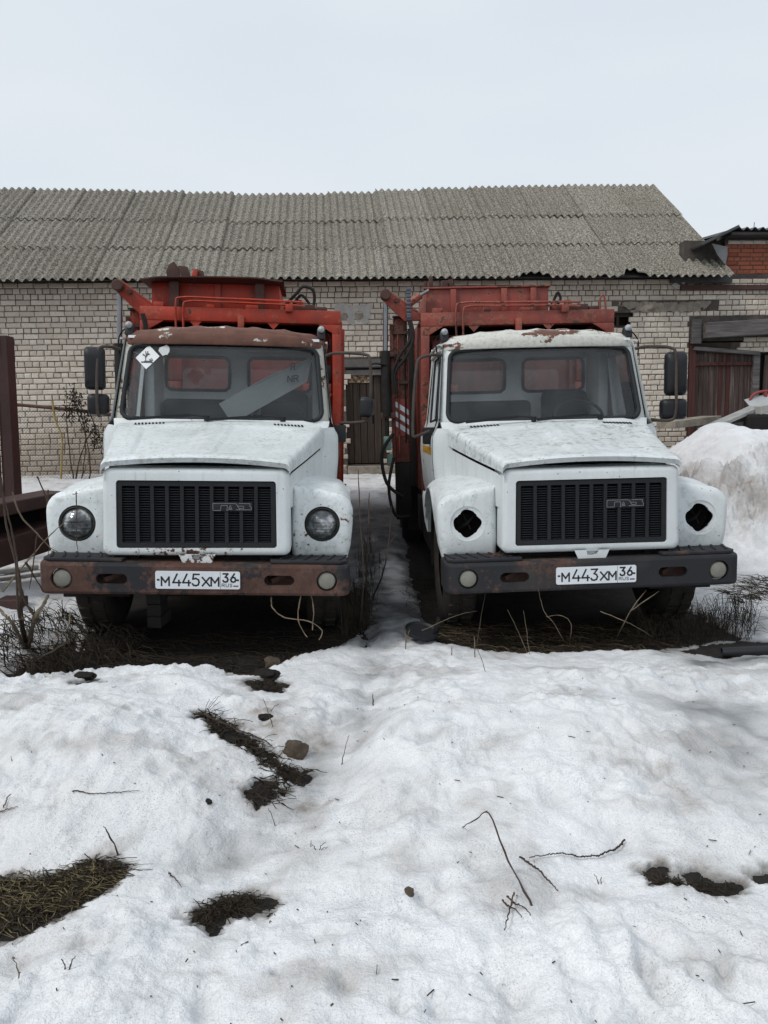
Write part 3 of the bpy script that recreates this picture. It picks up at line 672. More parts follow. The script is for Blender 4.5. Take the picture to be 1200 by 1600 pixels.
# red-brick annex over the gate, with its own little roof
annex = empty('red_brick_annex', SHM @ Vector((WX1, 0, 0)), (0, WTILT, WRZ)); tag(annex, 'red brick upper wall with dark corrugated roof above the wooden gate', 'annex')
def al(px, py, off=-0.012): x, z = wl(px, py, off); return x - WX1, z
ax0, az0 = al(1132, 437); ax1 = WX2 - WX1; az1 = al(1160, 372)[1]
aw = MB().box(ax0, ax1, 0.012, 0.30, WZ1 + 0.002, az1).box(ax0 - 0.75, ax0 - 0.002, 0.10, 0.30, WZ1 + 0.07, az1 - 0.02).build('wall', M_MORTAR, annex, 0)
z = WZ1 + 0.065 + 0.045; k = 0; meshes = {}
while z < az1 - 0.02:
    white = z > az1 - 0.11; x = ax0 + (0.06 if k % 2 else 0.0)
    while x < ax1 - 0.1:
        w_ = (0.245 if (k % 3) else 0.12) + rng.uniform(-0.008, 0.0)
        key = (k % 3 == 0, white, rng.randrange(4))
        if key not in meshes:
            v_, f_ = brick_verts(0.115 if k % 3 == 0 else 0.237, 0.068, 0.05, rng); me = bpy.data.meshes.new('brick'); me.from_pydata(v_, [], f_)
            a_ = me.attributes.new('tint', 'FLOAT', 'POINT'); a_.data.foreach_set('value', [rng.random()] * len(v_)); me.materials.append(M_BRICK if white else M_REDBRICK); meshes[key] = me
        o = bpy.data.objects.new('brick', meshes[key]); COL.objects.link(o); o.parent = aw; o.location = (x + w_ / 2, rng.uniform(-0.006, 0.004), z); o.rotation_euler = (0, rng.uniform(-.012, .012), 0)
        x += (0.25 if (k % 3) else 0.125)
    z += 0.078; k += 1
ar = MB(); ar.box(ax0 - 0.02, ax1, -0.25, 0.3, az1 + 0.005, az1 + 0.06); ar.bar((ax0 - 0.62, -0.1, al(1105, 388)[1]), (ax0 + 0.08, -0.1, az1 + 0.14), 0.5, 0.05)
aro = ar.build('roof', M_TAR, annex, 0, 0.006)
X, S = np.meshgrid(np.linspace(ax0 + 0.02, ax1, 160), np.linspace(-0.32, 3.0, 6)); Z = az1 + 0.10 + 0.03 * np.cos(2 * np.pi * X / 0.15) + 0.10 * (S + 0.3)
cs = link('corrugated_sheet', grid_mesh('corrugated_sheet', X, S, Z), M_TAR, aro, 0)
MB().add([(ax0 - 0.33, -0.14, al(1113, 383)[1]), (ax0 - 0.03, -0.14, al(1132, 388)[1]), (ax0 - 0.02, -0.14, al(1131, 400)[1]), (ax0 - 0.06, -0.14, al(1125, 416)[1]), (ax0 - 0.22, -0.14, al(1118, 400)[1]),
          (ax0 - 0.33, -0.11, al(1113, 383)[1]), (ax0 - 0.03, -0.11, al(1132, 388)[1]), (ax0 - 0.02, -0.11, al(1131, 400)[1]), (ax0 - 0.06, -0.11, al(1125, 416)[1]), (ax0 - 0.22, -0.11, al(1118, 400)[1])],
         [(4, 3, 2, 1, 0), (5, 6, 7, 8, 9), (0, 1, 6, 5), (1, 2, 7, 6), (2, 3, 8, 7), (3, 4, 9, 8), (4, 0, 5, 9)]).build('flashing_sheet', simple('zinc', (0.22, 0.22, 0.22), 0.5, 0.6, 0.3, 5), annex, 0)
for px_, h_ in ((1187, 0.22), (1199, 0.30)):
    x, z = al(px_, 362); MB().tube([(x, 0.5, z - 0.1), (x + 0.03, 0.5, z + h_)], 0.007, 5).build('aerial', M_TAR, annex)

# wooden gate below the big timber
g0 = SHM @ Vector((WX1, 0.0, 0)); gate = empty('wooden_gate', g0, (0, WTILT, WRZ)); tag(gate, 'weathered dark red plank gate beside the end of the pale brick wall', 'gate')
gt, gb = al(1140, 545)[1], al(1140, 690)[1] - 0.3; gx1 = al(1178, 600)[0]
def bx(n_, m_, *a, bev=0.006): return MB().box(*a).build(n_, m_, gate, 0, bev)
M_FRAMEW = wood_mat('red_brown_frame', [(0.045, 0.018, 0.016), (0.075, 0.029, 0.025), (0.11, 0.05, 0.042)], (14, 14, 0.8))
bx('post', M_FRAMEW, 0.02, 0.16, 0.03, 0.13, gb, gt + 0.10)
n_pl = 13; x = 0.165
while x < gx1 - 0.05:
    w_ = rng.uniform(0.07, 0.11); p = bx('plank', M_FRAMEW if rng.random() < 0.08 else M_GATEWOOD, x, x + w_ - 0.006, 0.085 + rng.uniform(0, 0.012), 0.11, gb, gt - 0.05 + rng.uniform(-0.03, 0.01), bev=0.003); x += w_
bx('rail', M_FRAMEW, 0.162, gx1 - 0.02, 0.045, 0.083, al(1140, 568)[1] - 0.03, al(1140, 568)[1] + 0.03)
MB().bar((0.10, 0.04, gt + 0.02), (gx1 + 0.1, 0.04, gt - 0.09), 0.12, 0.07).build('top_rail', M_GREYWOOD, gate, 0, 0.006)
bx('post', M_GREYWOOD, gx1, gx1 + 0.13, 0.02, 0.12, gb, gt - 0.08)
x = gx1 + 0.20
while x < gx1 + 1.9:
    w_ = rng.uniform(0.09, 0.14); MB().bar((x + 0.06, 0.1, gb), (x + 0.12, 0.1, gt - 0.08 + rng.uniform(-.04, .04)), w_ - 0.008, 0.025, (0, 1, 0)).build('plank', M_GATEWOOD, gate, 0, 0.003); x += w_
MB().box(0.16, 3.5, 0.14, 0.16, gb, gt - 0.1).build('backing', M_BLACK, gate, 0)
timb = MB(); timb.bar((0.24, -0.10, (beam_z0 + beam_z1) / 2 - 0.03), (3.5, -0.10, (beam_z0 + beam_z1) / 2 + 0.12), 0.22, beam_z1 - beam_z0)
tb = timb.build('grey_timber', M_GREYWOOD, None, 0, 0.012); tb.location = g0; tb.rotation_euler = (0, WTILT, WRZ)
tag(tb, 'thick grey squared timber lying over the wooden gate', 'timber')
stub = MB().box(0.03, 0.22, -0.06, 0.13, gt + 0.10, beam_z1 + 0.05).build('timber_stub', M_GREYWOOD, None, 0, 0.015); stub.location = g0; stub.rotation_euler = (0, WTILT, WRZ)
tag(stub, 'short split timber stub standing at the left end of the long grey beam', 'timber')
def loose_brick(p, rot, label, m=None, parent=None, name='loose_brick', size=(0.25, 0.12, 0.088)):
    v_ = MB().box(-size[0] / 2, size[0] / 2, -size[1] / 2, size[1] / 2, -size[2] / 2, size[2] / 2).build(name, m or M_CEMENT, parent, 0, 0.008)
    v_.location = p; v_.rotation_euler = rot; return tag(v_, label, 'brick')
p = SHM @ Vector((wl(1058, 438)[0], -0.05, wl(1058, 438)[1])); loose_brick(p, (0, R(17), WRZ), 'loose pale brick tilting at the broken eave corner')
p = SHM @ Vector((wl(1054, 447)[0], -0.02, wl(1054, 447)[1])); loose_brick(p, (0, R(40), WRZ), 'broken brick end wedged under the tilting eave brick', size=(0.13, 0.12, 0.088))
# ------------------------------------------------------------------ the two refuse trucks
M_RUBBER = simple('tyre_rubber', (0.022, 0.021, 0.020), 0.85, 0, 0.4, 8, 0.4, 0.3)
M_TYREMUD = simple('muddy_tyre', (0.035, 0.030, 0.026), 0.9, 0, 0.5, 7, 0.5, 0.2)
M_BLACKPL = simple('black_plastic', (0.010, 0.011, 0.013), 0.5, 0, 0.35, 14, 0.15, 0.4)
M_SLAT = simple('grille_black', (0.012, 0.013, 0.016), 0.55, 0, 0.3, 12, 0.1, 0.35)
M_GASKET = simple('windscreen_rubber', (0.020, 0.023, 0.025), 0.65, 0, 0.25, 10, 0.1, 0.3)
M_CHASSIS = simple('greasy_chassis', (0.014, 0.012, 0.011), 0.7, 0.1, 0.5, 7, 0.4, 0.3)
M_SEAT = simple('dark_seat_cloth', (0.035, 0.037, 0.042), 0.9, 0, 0.2, 12, 0.2, 0.2)
M_DASH = simple('dusty_dashboard', (0.055, 0.058, 0.062), 0.8, 0, 0.25, 9, 0.1, 0.3)
M_LINING = simple('cab_lining', (0.82, 0.85, 0.85), 0.7, 0, 0.12, 4, 0.1, 0.3)
M_CHROME = simple('hydraulic_rod', (0.24, 0.25, 0.26), 0.35, 0.9, 0.2, 6, 0.05)
M_BRACKET = simple('mirror_bracket', (0.060, 0.045, 0.036), 0.7, 0.1, 0.5, 12, 0.3)
M_LAMPGL = simple('lamp_dome', (0.36, 0.38, 0.39), 0.25, 0, 0.2, 20, 0.05)
M_PLATE = simple('plate_white', (0.68, 0.71, 0.74), 0.45, 0, 0.08, 9, 0.05)
M_INK = simple('plate_ink', (0.012, 0.014, 0.02), 0.5, 0, 0.2, 9, 0.02)
M_FLAGW, M_FLAGB, M_FLAGR = simple('flag_white', (0.7, 0.7, 0.72), .5, 0, .05), simple('flag_blue', (0.03, 0.05, 0.22), .5, 0, .05), simple('flag_red', (0.33, 0.03, 0.03), .5, 0, .05)
M_YELLOW = simple('yellow_stripe', (0.62, 0.30, 0.015), 0.5, 0, 0.12, 7, 0.05)
M_GREENBOX = simple('green_valve', (0.17, 0.27, 0.23), 0.6, 0, 0.3, 9, 0.2)
M_FOG = simple('fog_lens', (0.21, 0.20, 0.17), 0.35, 0, 0.2, 25, 0.3)
M_WIND = glass('windscreen_glass', (0.92, 0.95, 0.96), 0.02, 0.95)
M_SIDE = glass('side_glass', (0.86, 0.90, 0.90))
def lens_mat():
    t = NT('headlamp_lens'); w = t.n('ShaderNodeTexWave'); w.inputs['Scale'].default_value = 14; w.bands_direction = 'Z'; t.l(t.tc.outputs['Object'], w.inputs[0])
    c = t.ramp(t.noise(11, 4, 0.6), (0.38, (0.035, 0.038, 0.04)), (0.56, (0.13, 0.14, 0.145)), (0.68, (0.50, 0.51, 0.51)))
    return t.out(c, 0.10, 0.3, t.bump(w.outputs['Fac'], 0.22, 0.006), 0.7)
M_LENS = lens_mat()
def bumper_mat(name, seed, black):
    t = NT(name); lo = (seed * 2.3, seed, seed * 4.1); v = t.vec(loc=lo)
    f = t.math('ADD', t.math('MULTIPLY', t.noise(2.6, 3, 0.5, v), 0.55), t.math('MULTIPLY', t.noise(22, 6, 0.7, v), 0.45))
    c = t.mix(t.ramp(f, (black - 0.03, 0.0), (black + 0.03, 1.0)), (0.021, 0.021, 0.024), rust_col(t, lo, 6))
    c = t.mix(t.ramp(t.noise(1.8, 4, 0.6, v), (0.5, 0.0), (0.75, 0.45)), c, (0.10, 0.085, 0.07))
    return t.out(c, 0.72, 0.05, t.bump(t.noise(60, 4, 0.7, v), 0.4, 0.003), 0.35)
def roof_mat(name, seed, rust_at):
    """painted roof flaked down to flat brown rust"""
    t = NT(name); lo = (seed, seed * 2, seed * 3); v = t.vec(loc=lo)
    f = t.math('ADD', t.math('MULTIPLY', t.noise(2.2, 3, 0.5, t.vec((1, 1, 3), lo)), 0.7), t.math('MULTIPLY', t.noise(17, 5, 0.7, v), 0.3))
    k = t.ramp(f, (rust_at - 0.008, 0.0), (rust_at + 0.008, 1.0))
    pc = t.mix(t.ramp(t.noise(30, 4, 0.65, v), (0.45, 0.0), (0.75, 0.6)), (0.60, 0.60, 0.55), (0.30, 0.27, 0.20))
    rc = t.ramp(t.noise(9, 6, 0.65, v), (0.25, (0.095, 0.042, 0.030)), (0.75, (0.185, 0.088, 0.063)))
    c = t.mix(k, pc, rc); rg = t.math('ADD', t.math('MULTIPLY', k, 0.3), 0.42)
    return t.out(c, rg, 0, t.bump(t.math('SUBTRACT', t.noise(60, 3, 0.6, v), k), 0.3, 0.003), 0.35)

GLYPH = {  # strokes in a 0..1 box
    'M': [[(0, 0), (0, 1), (.5, .38), (1, 1), (1, 0)]], '4': [[(.78, 0), (.78, .45)], [(.55, 1), (0, .26), (1, .26)]],
    '5': [[(.95, 1), (.18, 1), (.1, .58), (.5, .64), (.85, .52), (.95, .32), (.82, .08), (.5, 0), (.18, .04), (.02, .16)]],
    '3': [[(.05, 1), (.92, 1), (.45, .6), (.8, .52), (.95, .3), (.8, .07), (.45, 0), (.15, .05), (.02, .17)]],
    '6': [[(.72, 1), (.2, .5), (.03, .28), (.18, .06), (.5, 0), (.82, .06), (.97, .3), (.8, .52), (.5, .58), (.2, .5)]],
    'X': [[(0, 0), (1, 1)], [(0, 1), (1, 0)]], 'R': [[(0, 0), (0, 1), (.7, 1), (.95, .86), (.95, .66), (.7, .5), (0, .5)], [(.5, .5), (1, 0)]],
    'U': [[(0, 1), (0, .25), (.25, 0), (.75, 0), (1, .25), (1, 1)]], 'S': [[(.95, .85), (.7, 1), (.25, 1), (.05, .8), (.2, .58), (.8, .42), (.95, .2), (.7, 0), (.25, 0), (.03, .15)]],
    'N': [[(0, 0), (0, 1), (1, 0), (1, 1)]], 'Я': [[(1, 0), (1, 1), (.3, 1), (.05, .86), (.05, .66), (.3, .5), (1, .5)], [(.5, .5), (0, 0)]], '.': [[(0.3, .5), (.7, .5)]]}
def strokes(mb, lines, f, wd):                       # flat ribbons: f maps (a, b) to 3-D
    for ln in lines:
        for (a, b), (c, d) in zip(ln[:-1], ln[1:]):
            L = math.hypot(c - a, d - b) or 1; ux, uy = (c - a) / L, (d - b) / L; nx_, ny_ = -uy * wd / 2, ux * wd / 2; ex, ey = ux * wd * 0.45, uy * wd * 0.45
            q = [(a - ex + nx_, b - ey + ny_), (a - ex - nx_, b - ey - ny_), (c + ex - nx_, d + ey - ny_), (c + ex + nx_, d + ey + ny_)]
            mb.add([f(*p_) for p_ in q], [(0, 1, 2, 3)])
def text(mb, chars, f, wd):                          # chars: (glyph, x, z, width, height)
    for g, x, z, w_, h_ in chars: strokes(mb, [[(x + a * w_, z + b * h_) for a, b in ln] for ln in GLYPH[g]], f, wd)

def interp(z, tab):
    for (a, va), (b, vb) in zip(tab[:-1], tab[1:]):
        if z <= b: t = (z - a) / (b - a); return va + (vb - va) * max(t, 0)
    return tab[-1][1]
SIDE_X = [(0.70, 0.84), (0.95, 0.90), (1.30, 0.925), (1.44, 0.915), (1.54, 0.862), (2.22, 0.795)]
def ws_y(z, x): return 1.30 + (z - 1.56) * 0.36 + 0.13 * (x / 0.8) ** 2

def make_truck(name, loc, rot, label, m, right):
    T = empty(name, loc, rot); tag(T, label, 'truck')
    P = lambda n_, mb, mat, par=T, sm=35, bev=0, seg=2: mb.build(n_, mat, par, sm, bev, seg)
    W, HO, RED, BUM, ROOF = m['white'], m['hood'], m['red'], m['bumper'], m['roof']
    sgn = (-1, 1)
    # ---- chassis, axles, wheels
    ch = MB()
    for s in sgn: ch.box(s * 0.42 - 0.04, s * 0.42 + 0.04, 0.16, 6.4, 0.56, 0.78)
    for y in (0.25, 2.4, 3.6, 5.2, 6.3): ch.box(-0.38, 0.38, y, y + 0.08, 0.58, 0.74)
    P('chassis', ch, M_CHASSIS, bev=0.006)
    P('axle', MB().tube([(-0.8, 0.97, 0.47), (0.8, 0.97, 0.47)], 0.055, 10).tube([(-0.8, 4.74, 0.5), (0.8, 4.74, 0.5)], 0.07, 10).lathe([(0, -.2), (.2, -.17), (.22, 0), (.2, .17), (0, .2)], (0, 4.74, .5), 'y', 16), M_CHASSIS)
    P('engine', MB().box(-0.3, 0.3, 0.45, 1.5, 0.55, 1.12).box(-0.45, 0.45, 0.30, 0.36, 0.62, 1.18), M_CHASSIS, bev=0.03)
    def wheel(x, y, w_=0.235, r=0.475, mud=False):
        h = w_ / 2; pr = [(0.27, -h * .8), (0.33, -h), (r - .06, -h * 1.02), (r - .012, -h * .82), (r, -h * .6), (r, h * .6), (r - .012, h * .82), (r - .06, h * 1.02), (0.33, h), (0.27, h * .8)]
        wt = MB().lathe(pr, (x, y, r), 'x', 44)
        for k in range(30):                          # tread blocks
            a = 2 * math.pi * k / 30
            for q in (-1, 1):
                c = Vector((x + q * h * .42, y + r * math.cos(a + q * .05), r + r * math.sin(a + q * .05))); Mx = Matrix.Translation(c) @ Matrix.Rotation(a + q * .05, 4, 'X')
                wt.box(-h * .30, h * .30, -.008, .012, -.03, .03, Mx)
        tyre = P('wheel', wt, M_TYREMUD if mud else M_RUBBER, sm=40)
        P('rim', MB().lathe([(0.0, .03), (0.10, .05), (0.12, .02), (.2, -.02), (.24, .06), (.28, .09)], (x - .03 * (1 if x < 0 else -1), y, r), 'x', 28), M_CHASSIS, tyre)
    for s in sgn: wheel(s * 0.80, 0.97, mud=True)
    for s in sgn: wheel(s * 0.93, 4.74); wheel(s * 0.66, 4.74)
    # ---- bumper: plate with lamp and tow slots, wrapped ends, treads on top
    bw, z0, z1 = 0.90, 0.445, 0.645; TL = m['bumper_tilt']
    def bt(p): return (p[0], p[1], p[2] + p[0] * TL)
    cells = [(-bw, -0.69, 'c', -0.815), (-0.69, -0.34, 's', -0.515), (-0.34, 0.34, None, 0), (0.34, 0.69, 's', 0.515), (0.69, bw, 'c', 0.815)]
    b = MB()
    for a, c, k, cx in cells:
        rect = [(a, z0 + .02), (c, z0 + .02), (c, z1 - .02), (a, z1 - .02)]
        if k is None: b.add([bt((x, 0, z)) for x, z in rect], [(0, 1, 2, 3)]); continue
        hole = [(cx + .066 * math.cos(t * math.pi / 12), .545 + .066 * math.sin(t * math.pi / 12)) for t in range(24)] if k == 'c' else rrect(.095, .095, .512, .578, .032, 5, cx)
        o_, i_ = star((cx, .545), [rect, hole], 32)
        b.loft([[bt((x, 0, z)) for x, z in o_], [bt((x, 0, z)) for x, z in i_], [bt((x, .035, z)) for x, z in i_]])
    secs = []                                        # rounded top and bottom edges wrapped round the ends
    path = [(-.965, .30), (-.965, .10), (-.955, .045), (-.935, .012), (-bw, 0), (bw, 0), (.935, .012), (.955, .045), (.965, .10), (.965, .30)]
    for (zz, ins) in ((z0, .05), (z0, .02), (z0 + .006, .006), (z0 + .02, 0)):
        secs.append([bt((x * (1 - ins * .5), y + ins, zz)) for x, y in path])
    b.loft(secs, False)
    secs = []
    for (zz, ins) in ((z1 - .02, 0), (z1 - .006, .006), (z1, .02), (z1, .28)):
        secs.append([bt((x * (1 - ins * .25), min(y + ins, .30), zz)) for x, y in path])
    b.loft(secs, False)
    for lo_, hi in ((0, 4), (5, 9)):
        b.loft([[bt((x, y, z0 + .02)) for x, y in path[lo_:hi + 1]], [bt((x, y, z1 - .02)) for x, y in path[lo_:hi + 1]]], False)
    bo = P('bumper', b, BUM, sm=40)
    for s in sgn:
        pad = MB(); pl = [(.46, .03), (.90, .03), (.945, .08), (.945, .30), (.50, .30), (.44, .22)]
        pad.prism([(s * x, y) for x, y in pl], lambda x, y: bt((x, y, z1 + .003)), lambda x, y: bt((x, y, z1 + .022)))
        for k in range(6): x = s * (.52 + k * .075); pad.bar(bt((x, .07, z1 + .026)), bt((x + s * .05, .25, z1 + .026)), .014, .010)
        P('step_tread', pad, m['tread'], bo, bev=0.003)
        P('slot_back', MB().add([bt((s * .515 + x, .15, z)) for x, z in ((-.13, .49), (.13, .49), (.13, .60), (-.13, .60))], [(0, 1, 2, 3)]).bar(bt((s * .515 - .06, .07, .53)), bt((s * .515 + .03, .12, .56)), .05, .03), M_DARKSTEEL, bo)
        lx, lz = s * .815, .545 + s * .815 * TL
        P('fog_lamp', MB().lathe([(.0, -.004), (.035, -.002), (.052, .006), (.057, .02), (.064, .03), (.064, .05)], (lx, .004, lz), 'y', 24), M_FOG, T)
    # tow plate under the grille
    tp = MB(); o_ = [(-.115, .70), (-.085, .632), (.085, .632), (.115, .70)]; o_ = [(x, z) for x, z in o_]; i_ = [(x, z) for x, z in [(-.035, .695), (-.03, .668), (.0, .664), (.035, .672), (.045, .695)]]
    q, w_ = star((0, .685), [o_, i_], 24); tp.loft([[(x, .05, z) for x, z in q], [(x, .05, z) for x, z in w_], [(x, .09, z) for x, z in w_]]); tp.box(-.06, .06, .085, .09, .65, .70)
    P('tow_plate', tp, W)
    P('shadow_gap', MB().box(-.57, .57, .20, .24, .58, .80), M_CHASSIS)  # dark box added as shade in the gap behind the bumper
    # ---- number plate
    cx = m['plate_x']; pz = .545 + cx * TL
    def pf(a, d): return (cx - .26 + a, -.0085, pz - .056 + d + (a - .26) * TL)
    pl = MB(); o_ = rrect(.26, .26, -.056, .056, .012, 3)
    pl.prism(o_, lambda x, z: (cx + x, -.008, pz + z + x * TL), lambda x, z: (cx + x, -.002, pz + z + x * TL)); plo = P('number_plate', pl, M_PLATE)
    ink = MB(); w3 = m['digits']
    chars = [('M', .038, .021, .046, .052), (w3[0], .108, .021, .046, .072), (w3[1], .168, .021, .046, .072), (w3[2], .226, .021, .044, .072), ('X', .288, .021, .044, .052), ('M', .342, .021, .046, .052), ('3', .415, .046, .032, .052), ('6', .462, .046, .032, .052)]
    text(ink, chars, pf, .0105); text(ink, [('R', .408, .016, .016, .018), ('U', .433, .016, .016, .018), ('S', .457, .016, .014, .018)], pf, .0036)
    for x, z in ((.018, .056), (.505, .058)): strokes(ink, [[(x - .003, z), (x + .003, z)]], pf, .012)
    strokes(ink, [[(.398, .002), (.398, .110)]], pf, .0022)
    P('characters', ink, M_INK, plo, 0)
    for k, mm in enumerate((M_FLAGR, M_FLAGB, M_FLAGW)):
        a = MB(); strokes(a, [[(.480, .018 + k * .0045), (.508, .018 + k * .0045)]], pf, .0045); P('flag_stripe', a, mm, plo, 0)
    # ---- radiator surround and grille
    gx0, gx1, gz0, gz1 = -.585, .585, .685, 1.252
    def crown(x): return -.018 * (x / .585) ** 2
    out_ = [(x, z + (crown(x) if z > 1.1 else 0)) for x, z in rrect(.585, .575, gz0, gz1, .045, 5)]
    inn = rrect(.497, .492, .735, 1.161, .02, 5)
    def ins(pts, d): return [(x - math.copysign(min(d, abs(x)), x), z - math.copysign(d, z - .97)) for x, z in pts]
    sf = MB(); lp = []
    lp.append([(x, .42, z) for x, z in out_])
    for a in range(0, 6):
        t = a / 5 * math.pi / 2; lp.append([(x, .065 + .035 * (1 - math.sin(t)), z) for x, z in ins(out_, .035 * (1 - math.cos(t)))])
    lp.append([(x, .065, z) for x, z in inn]); lp.append([(x, .13, z) for x, z in inn]); sf.loft(lp); P('radiator_surround', sf, W, sm=50)
    gr = MB(); o2 = rrect(.494, .489, .738, 1.158, .018, 4); i2 = rrect(.462, .458, .770, 1.126, .006, 4)
    gr.loft([[(x, .12, z) for x, z in o2], [(x, .078, z) for x, z in o2], [(x, .073, z) for x, z in ins(o2, .004)], [(x, .073, z) for x, z in i2], [(x, .12, z) for x, z in i2]]); gro = P('grille', gr, M_BLACKPL)
    def share(n_, me, loc_, par, mat):
        o = bpy.data.objects.new(n_, me); COL.objects.link(o); o.parent = par; o.location = loc_; return o
    if 'slat' not in SHARED:
        s_ = MB().add([(-.46, .082, 0), (.46, .082, 0), (.46, .105, .007), (-.46, .105, .007), (-.46, .082, -.0045), (.46, .082, -.0045), (.46, .105, .0025), (-.46, .105, .0025)], [(0, 1, 2, 3), (4, 7, 6, 5), (0, 4, 5, 1)])
        me = bpy.data.meshes.new('slat'); me.from_pydata(s_.v, [], s_.f); me.materials.append(M_SLAT); SHARED['slat'] = me
        s_ = MB().box(-.011, .011, .070, .10, .769, 1.127); me = bpy.data.meshes.new('upright'); me.from_pydata(s_.v, [], s_.f); me.materials.append(M_SLAT); SHARED['upright'] = me
    for k in range(22): share('slat', SHARED['slat'], (0, 0, .778 + k * .0157), gro, M_SLAT)
    for k in range(9): share('upright', SHARED['upright'], (-.458 + .916 * (k + 1) / 10, 0, 0), gro, M_SLAT)
    P('radiator', MB().box(-.48, .48, .16, .20, .72, 1.20), M_BLACK)
    em = MB(); E = [[(0, 0), (0, 1), (.60, 1), (.70, .12), (1.0, .12), (1.0, .5), (.96, .62), (.97, 1), (.68, 1)], [(0, 0), (.20, 0), (.21, .72), (.38, .72), (.36, 0), (.42, .16), (.50, .16)], [(.41, .3), (.455, .72), (.485, .3), (.41, .3)], [(.66, .62), (.80, .62), (.80, .3), (.68, .3)], [(.70, .12), (.60, .12)]]
    ex, ez_ = .10, .975; em.box(ex - .005, ex + .245, .064, .071, ez_ - .004, ez_ + .050); emo = P('emblem', em, M_BLACKPL, gro, bev=.002)
    es = MB(); strokes(es, [[(ex + a * .238, ez_ + b_ * .045) for a, b_ in ln] for ln in E], lambda a, b_: (a, .0632, b_), .0032); P('emblem_outline', es, simple('emblem_grey', (.24, .25, .26), .4, .3, .1), emo, 0)
    # ---- bonnet: crowned, pressed panels, rolled sides
    def hood_pt(u, t):                               # u across -1..1, t 0 front .. 1 rear
        y = .045 + t * 1.23; hw = .580 + (.80 - .580) * t ** 1.1; zt = 1.318 + .222 * t - .008 * math.sin(math.pi * t); a = abs(u)
        if a < .80:
            q = a / .80; x = q * (hw - .045); z = zt - .030 * q ** 2
        elif a < .92:
            ph = (a - .80) / .12 * math.pi / 2; x = hw - .045 + .045 * math.sin(ph); z = zt - .030 - .045 * (1 - math.cos(ph))
        else: x = hw; z = zt - .075 - (a - .92) / .08 * (.028 + .075 * t)
        # two pressed panels either side of a centre rib
        xr = x / hw; inside = min(sstep(.13, .16, xr), 1 - sstep(.70, .73, xr), sstep(.10, .13, t), 1 - sstep(.84, .87, t)); z -= .013 * inside
        z += .006 * (1 - sstep(.02, .07, xr)) * sstep(.05, .15, t)
        if t < .03: z -= .012 * (1 - t / .03) ** 2
        return (math.copysign(x, u), y, z)
    us = sorted(set([round(-1 + 2 * k / 90, 4) for k in range(91)] + [-.80, .80, -.92, .92])); ts = [0, .01, .03] + [k / 46 for k in range(2, 47)]
    hd = MB(); hd.loft([[(p_[0], p_[1] + .02, p_[2] - .03) for p_ in [hood_pt(u, 0) for u in us]]] + [[hood_pt(u, t) for u in us] for t in ts], False); P('bonnet', hd, HO, sm=45)
    for s in sgn:                                    # engine side panels below the bonnet line
        sp = MB(); L = []
        for t in [k / 10 for k in range(11)]:
            p_ = hood_pt(s, t); L.append([(p_[0] - s * .010, p_[1] + .05, p_[2] - .022), (p_[0] - s * .006, p_[1] + .05, p_[2] - .036), (p_[0] - s * .012, p_[1] + .05, .98)])
        sp.loft(L, False); P('engine_side_panel', sp, W, sm=40)
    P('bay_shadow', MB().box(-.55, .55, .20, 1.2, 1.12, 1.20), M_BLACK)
    # ---- wings with the headlamp opening
    for s in sgn:
        HXc, HZc = .785, .868
        outl = [(.585, .632), (.955, .632), (.975, .72), (.988, .86), (.990, .92)]
        for k in range(7): a = k / 6 * math.pi / 2; outl.append((.862 + .128 * math.cos(a), .945 + .128 * math.sin(a)))
        outl += [(.76, 1.098), (.585, 1.125)]
        broken_hole = m['lamps'] is False
        hole = []
        for k in range(48):
            a = 2 * math.pi * k / 48
            rr = .113 if not broken_hole else .080 + .016 * abs(math.cos(2 * a)) ** 1.5 + .0025 * math.sin(7 * a + s) + .006 * (k % 12 == 6)
            hole.append((HXc + rr * math.cos(a), HZc + rr * math.sin(a)))
        lip = [(HXc + .117 * math.cos(2 * math.pi * k / 48), HZc + .117 * math.sin(2 * math.pi * k / 48)) for k in range(48)]
        O, I, Lp = star((HXc, HZc), [outl, hole, lip], 48)
        def fy(z): return .235 + (.10 * (.77 - z) if z < .77 else .04 * (z - .77))
        def sc(pts, d): return [(HXc + (x - HXc) * (1 - d / max(math.hypot(x - HXc, z - HZc), .05)), HZc + (z - HZc) * (1 - d / max(math.hypot(x - HXc, z - HZc), .05))) for x, z in pts]
        L = []
        for a in range(6):
            t = a / 5 * math.pi / 2; r_ = .055
            L.append([(s * x, fy(z) + r_ * (1 - math.sin(t)), z) for x, z in sc(O, r_ * (1 - math.cos(t)))])
        mid = [((a[0] * .45 + b_[0] * .55), (a[1] * .45 + b_[1] * .55)) for a, b_ in zip(sc(O, .055), Lp)]
        L += [[(s * x, fy(z), z) for x, z in mid], [(s * x, fy(z), z) for x, z in Lp]]
        if broken_hole: L += [[(s * x, fy(z) + .006, z) for x, z in Lp], [(s * x, fy(z) + .010, z) for x, z in I], [(s * x, fy(z) + .025, z) for x, z in I]]
        else: L += [[(s * x, fy(z) + .06, z) for x, z in Lp]]
        wg = MB(); wg.loft(L)
        def arch(y):
            d = abs(y - .97); return max(.632 if y < .5 else .60, (.44 + math.sqrt(max(.62 ** 2 - d * d, 0))) if d < .62 else 0)
        L = []; ysec = [.285, .30, .31, .32, .36, .40, .46, .52, .60, .70, .82, .97, 1.12, 1.24, 1.34, 1.42, 1.50, 1.56, 1.60]
        for y in ysec:
            zb = arch(y); drop = .10 * sstep(1.25, 1.60, y); rise = .035 * sstep(.3, .7, y); l_ = []
            for x, z in O:
                zz = z + (float(rise) - float(drop) if z > 1.0 else 0); xx = x
                if x < .62: xx = .585 + (.17 * ((y - .2) / 1.3) if z > .99 else 0)
                l_.append((s * min(xx, 1.0), max(y, fy(z) + .055), max(zz, zb)))
            L.append(l_)
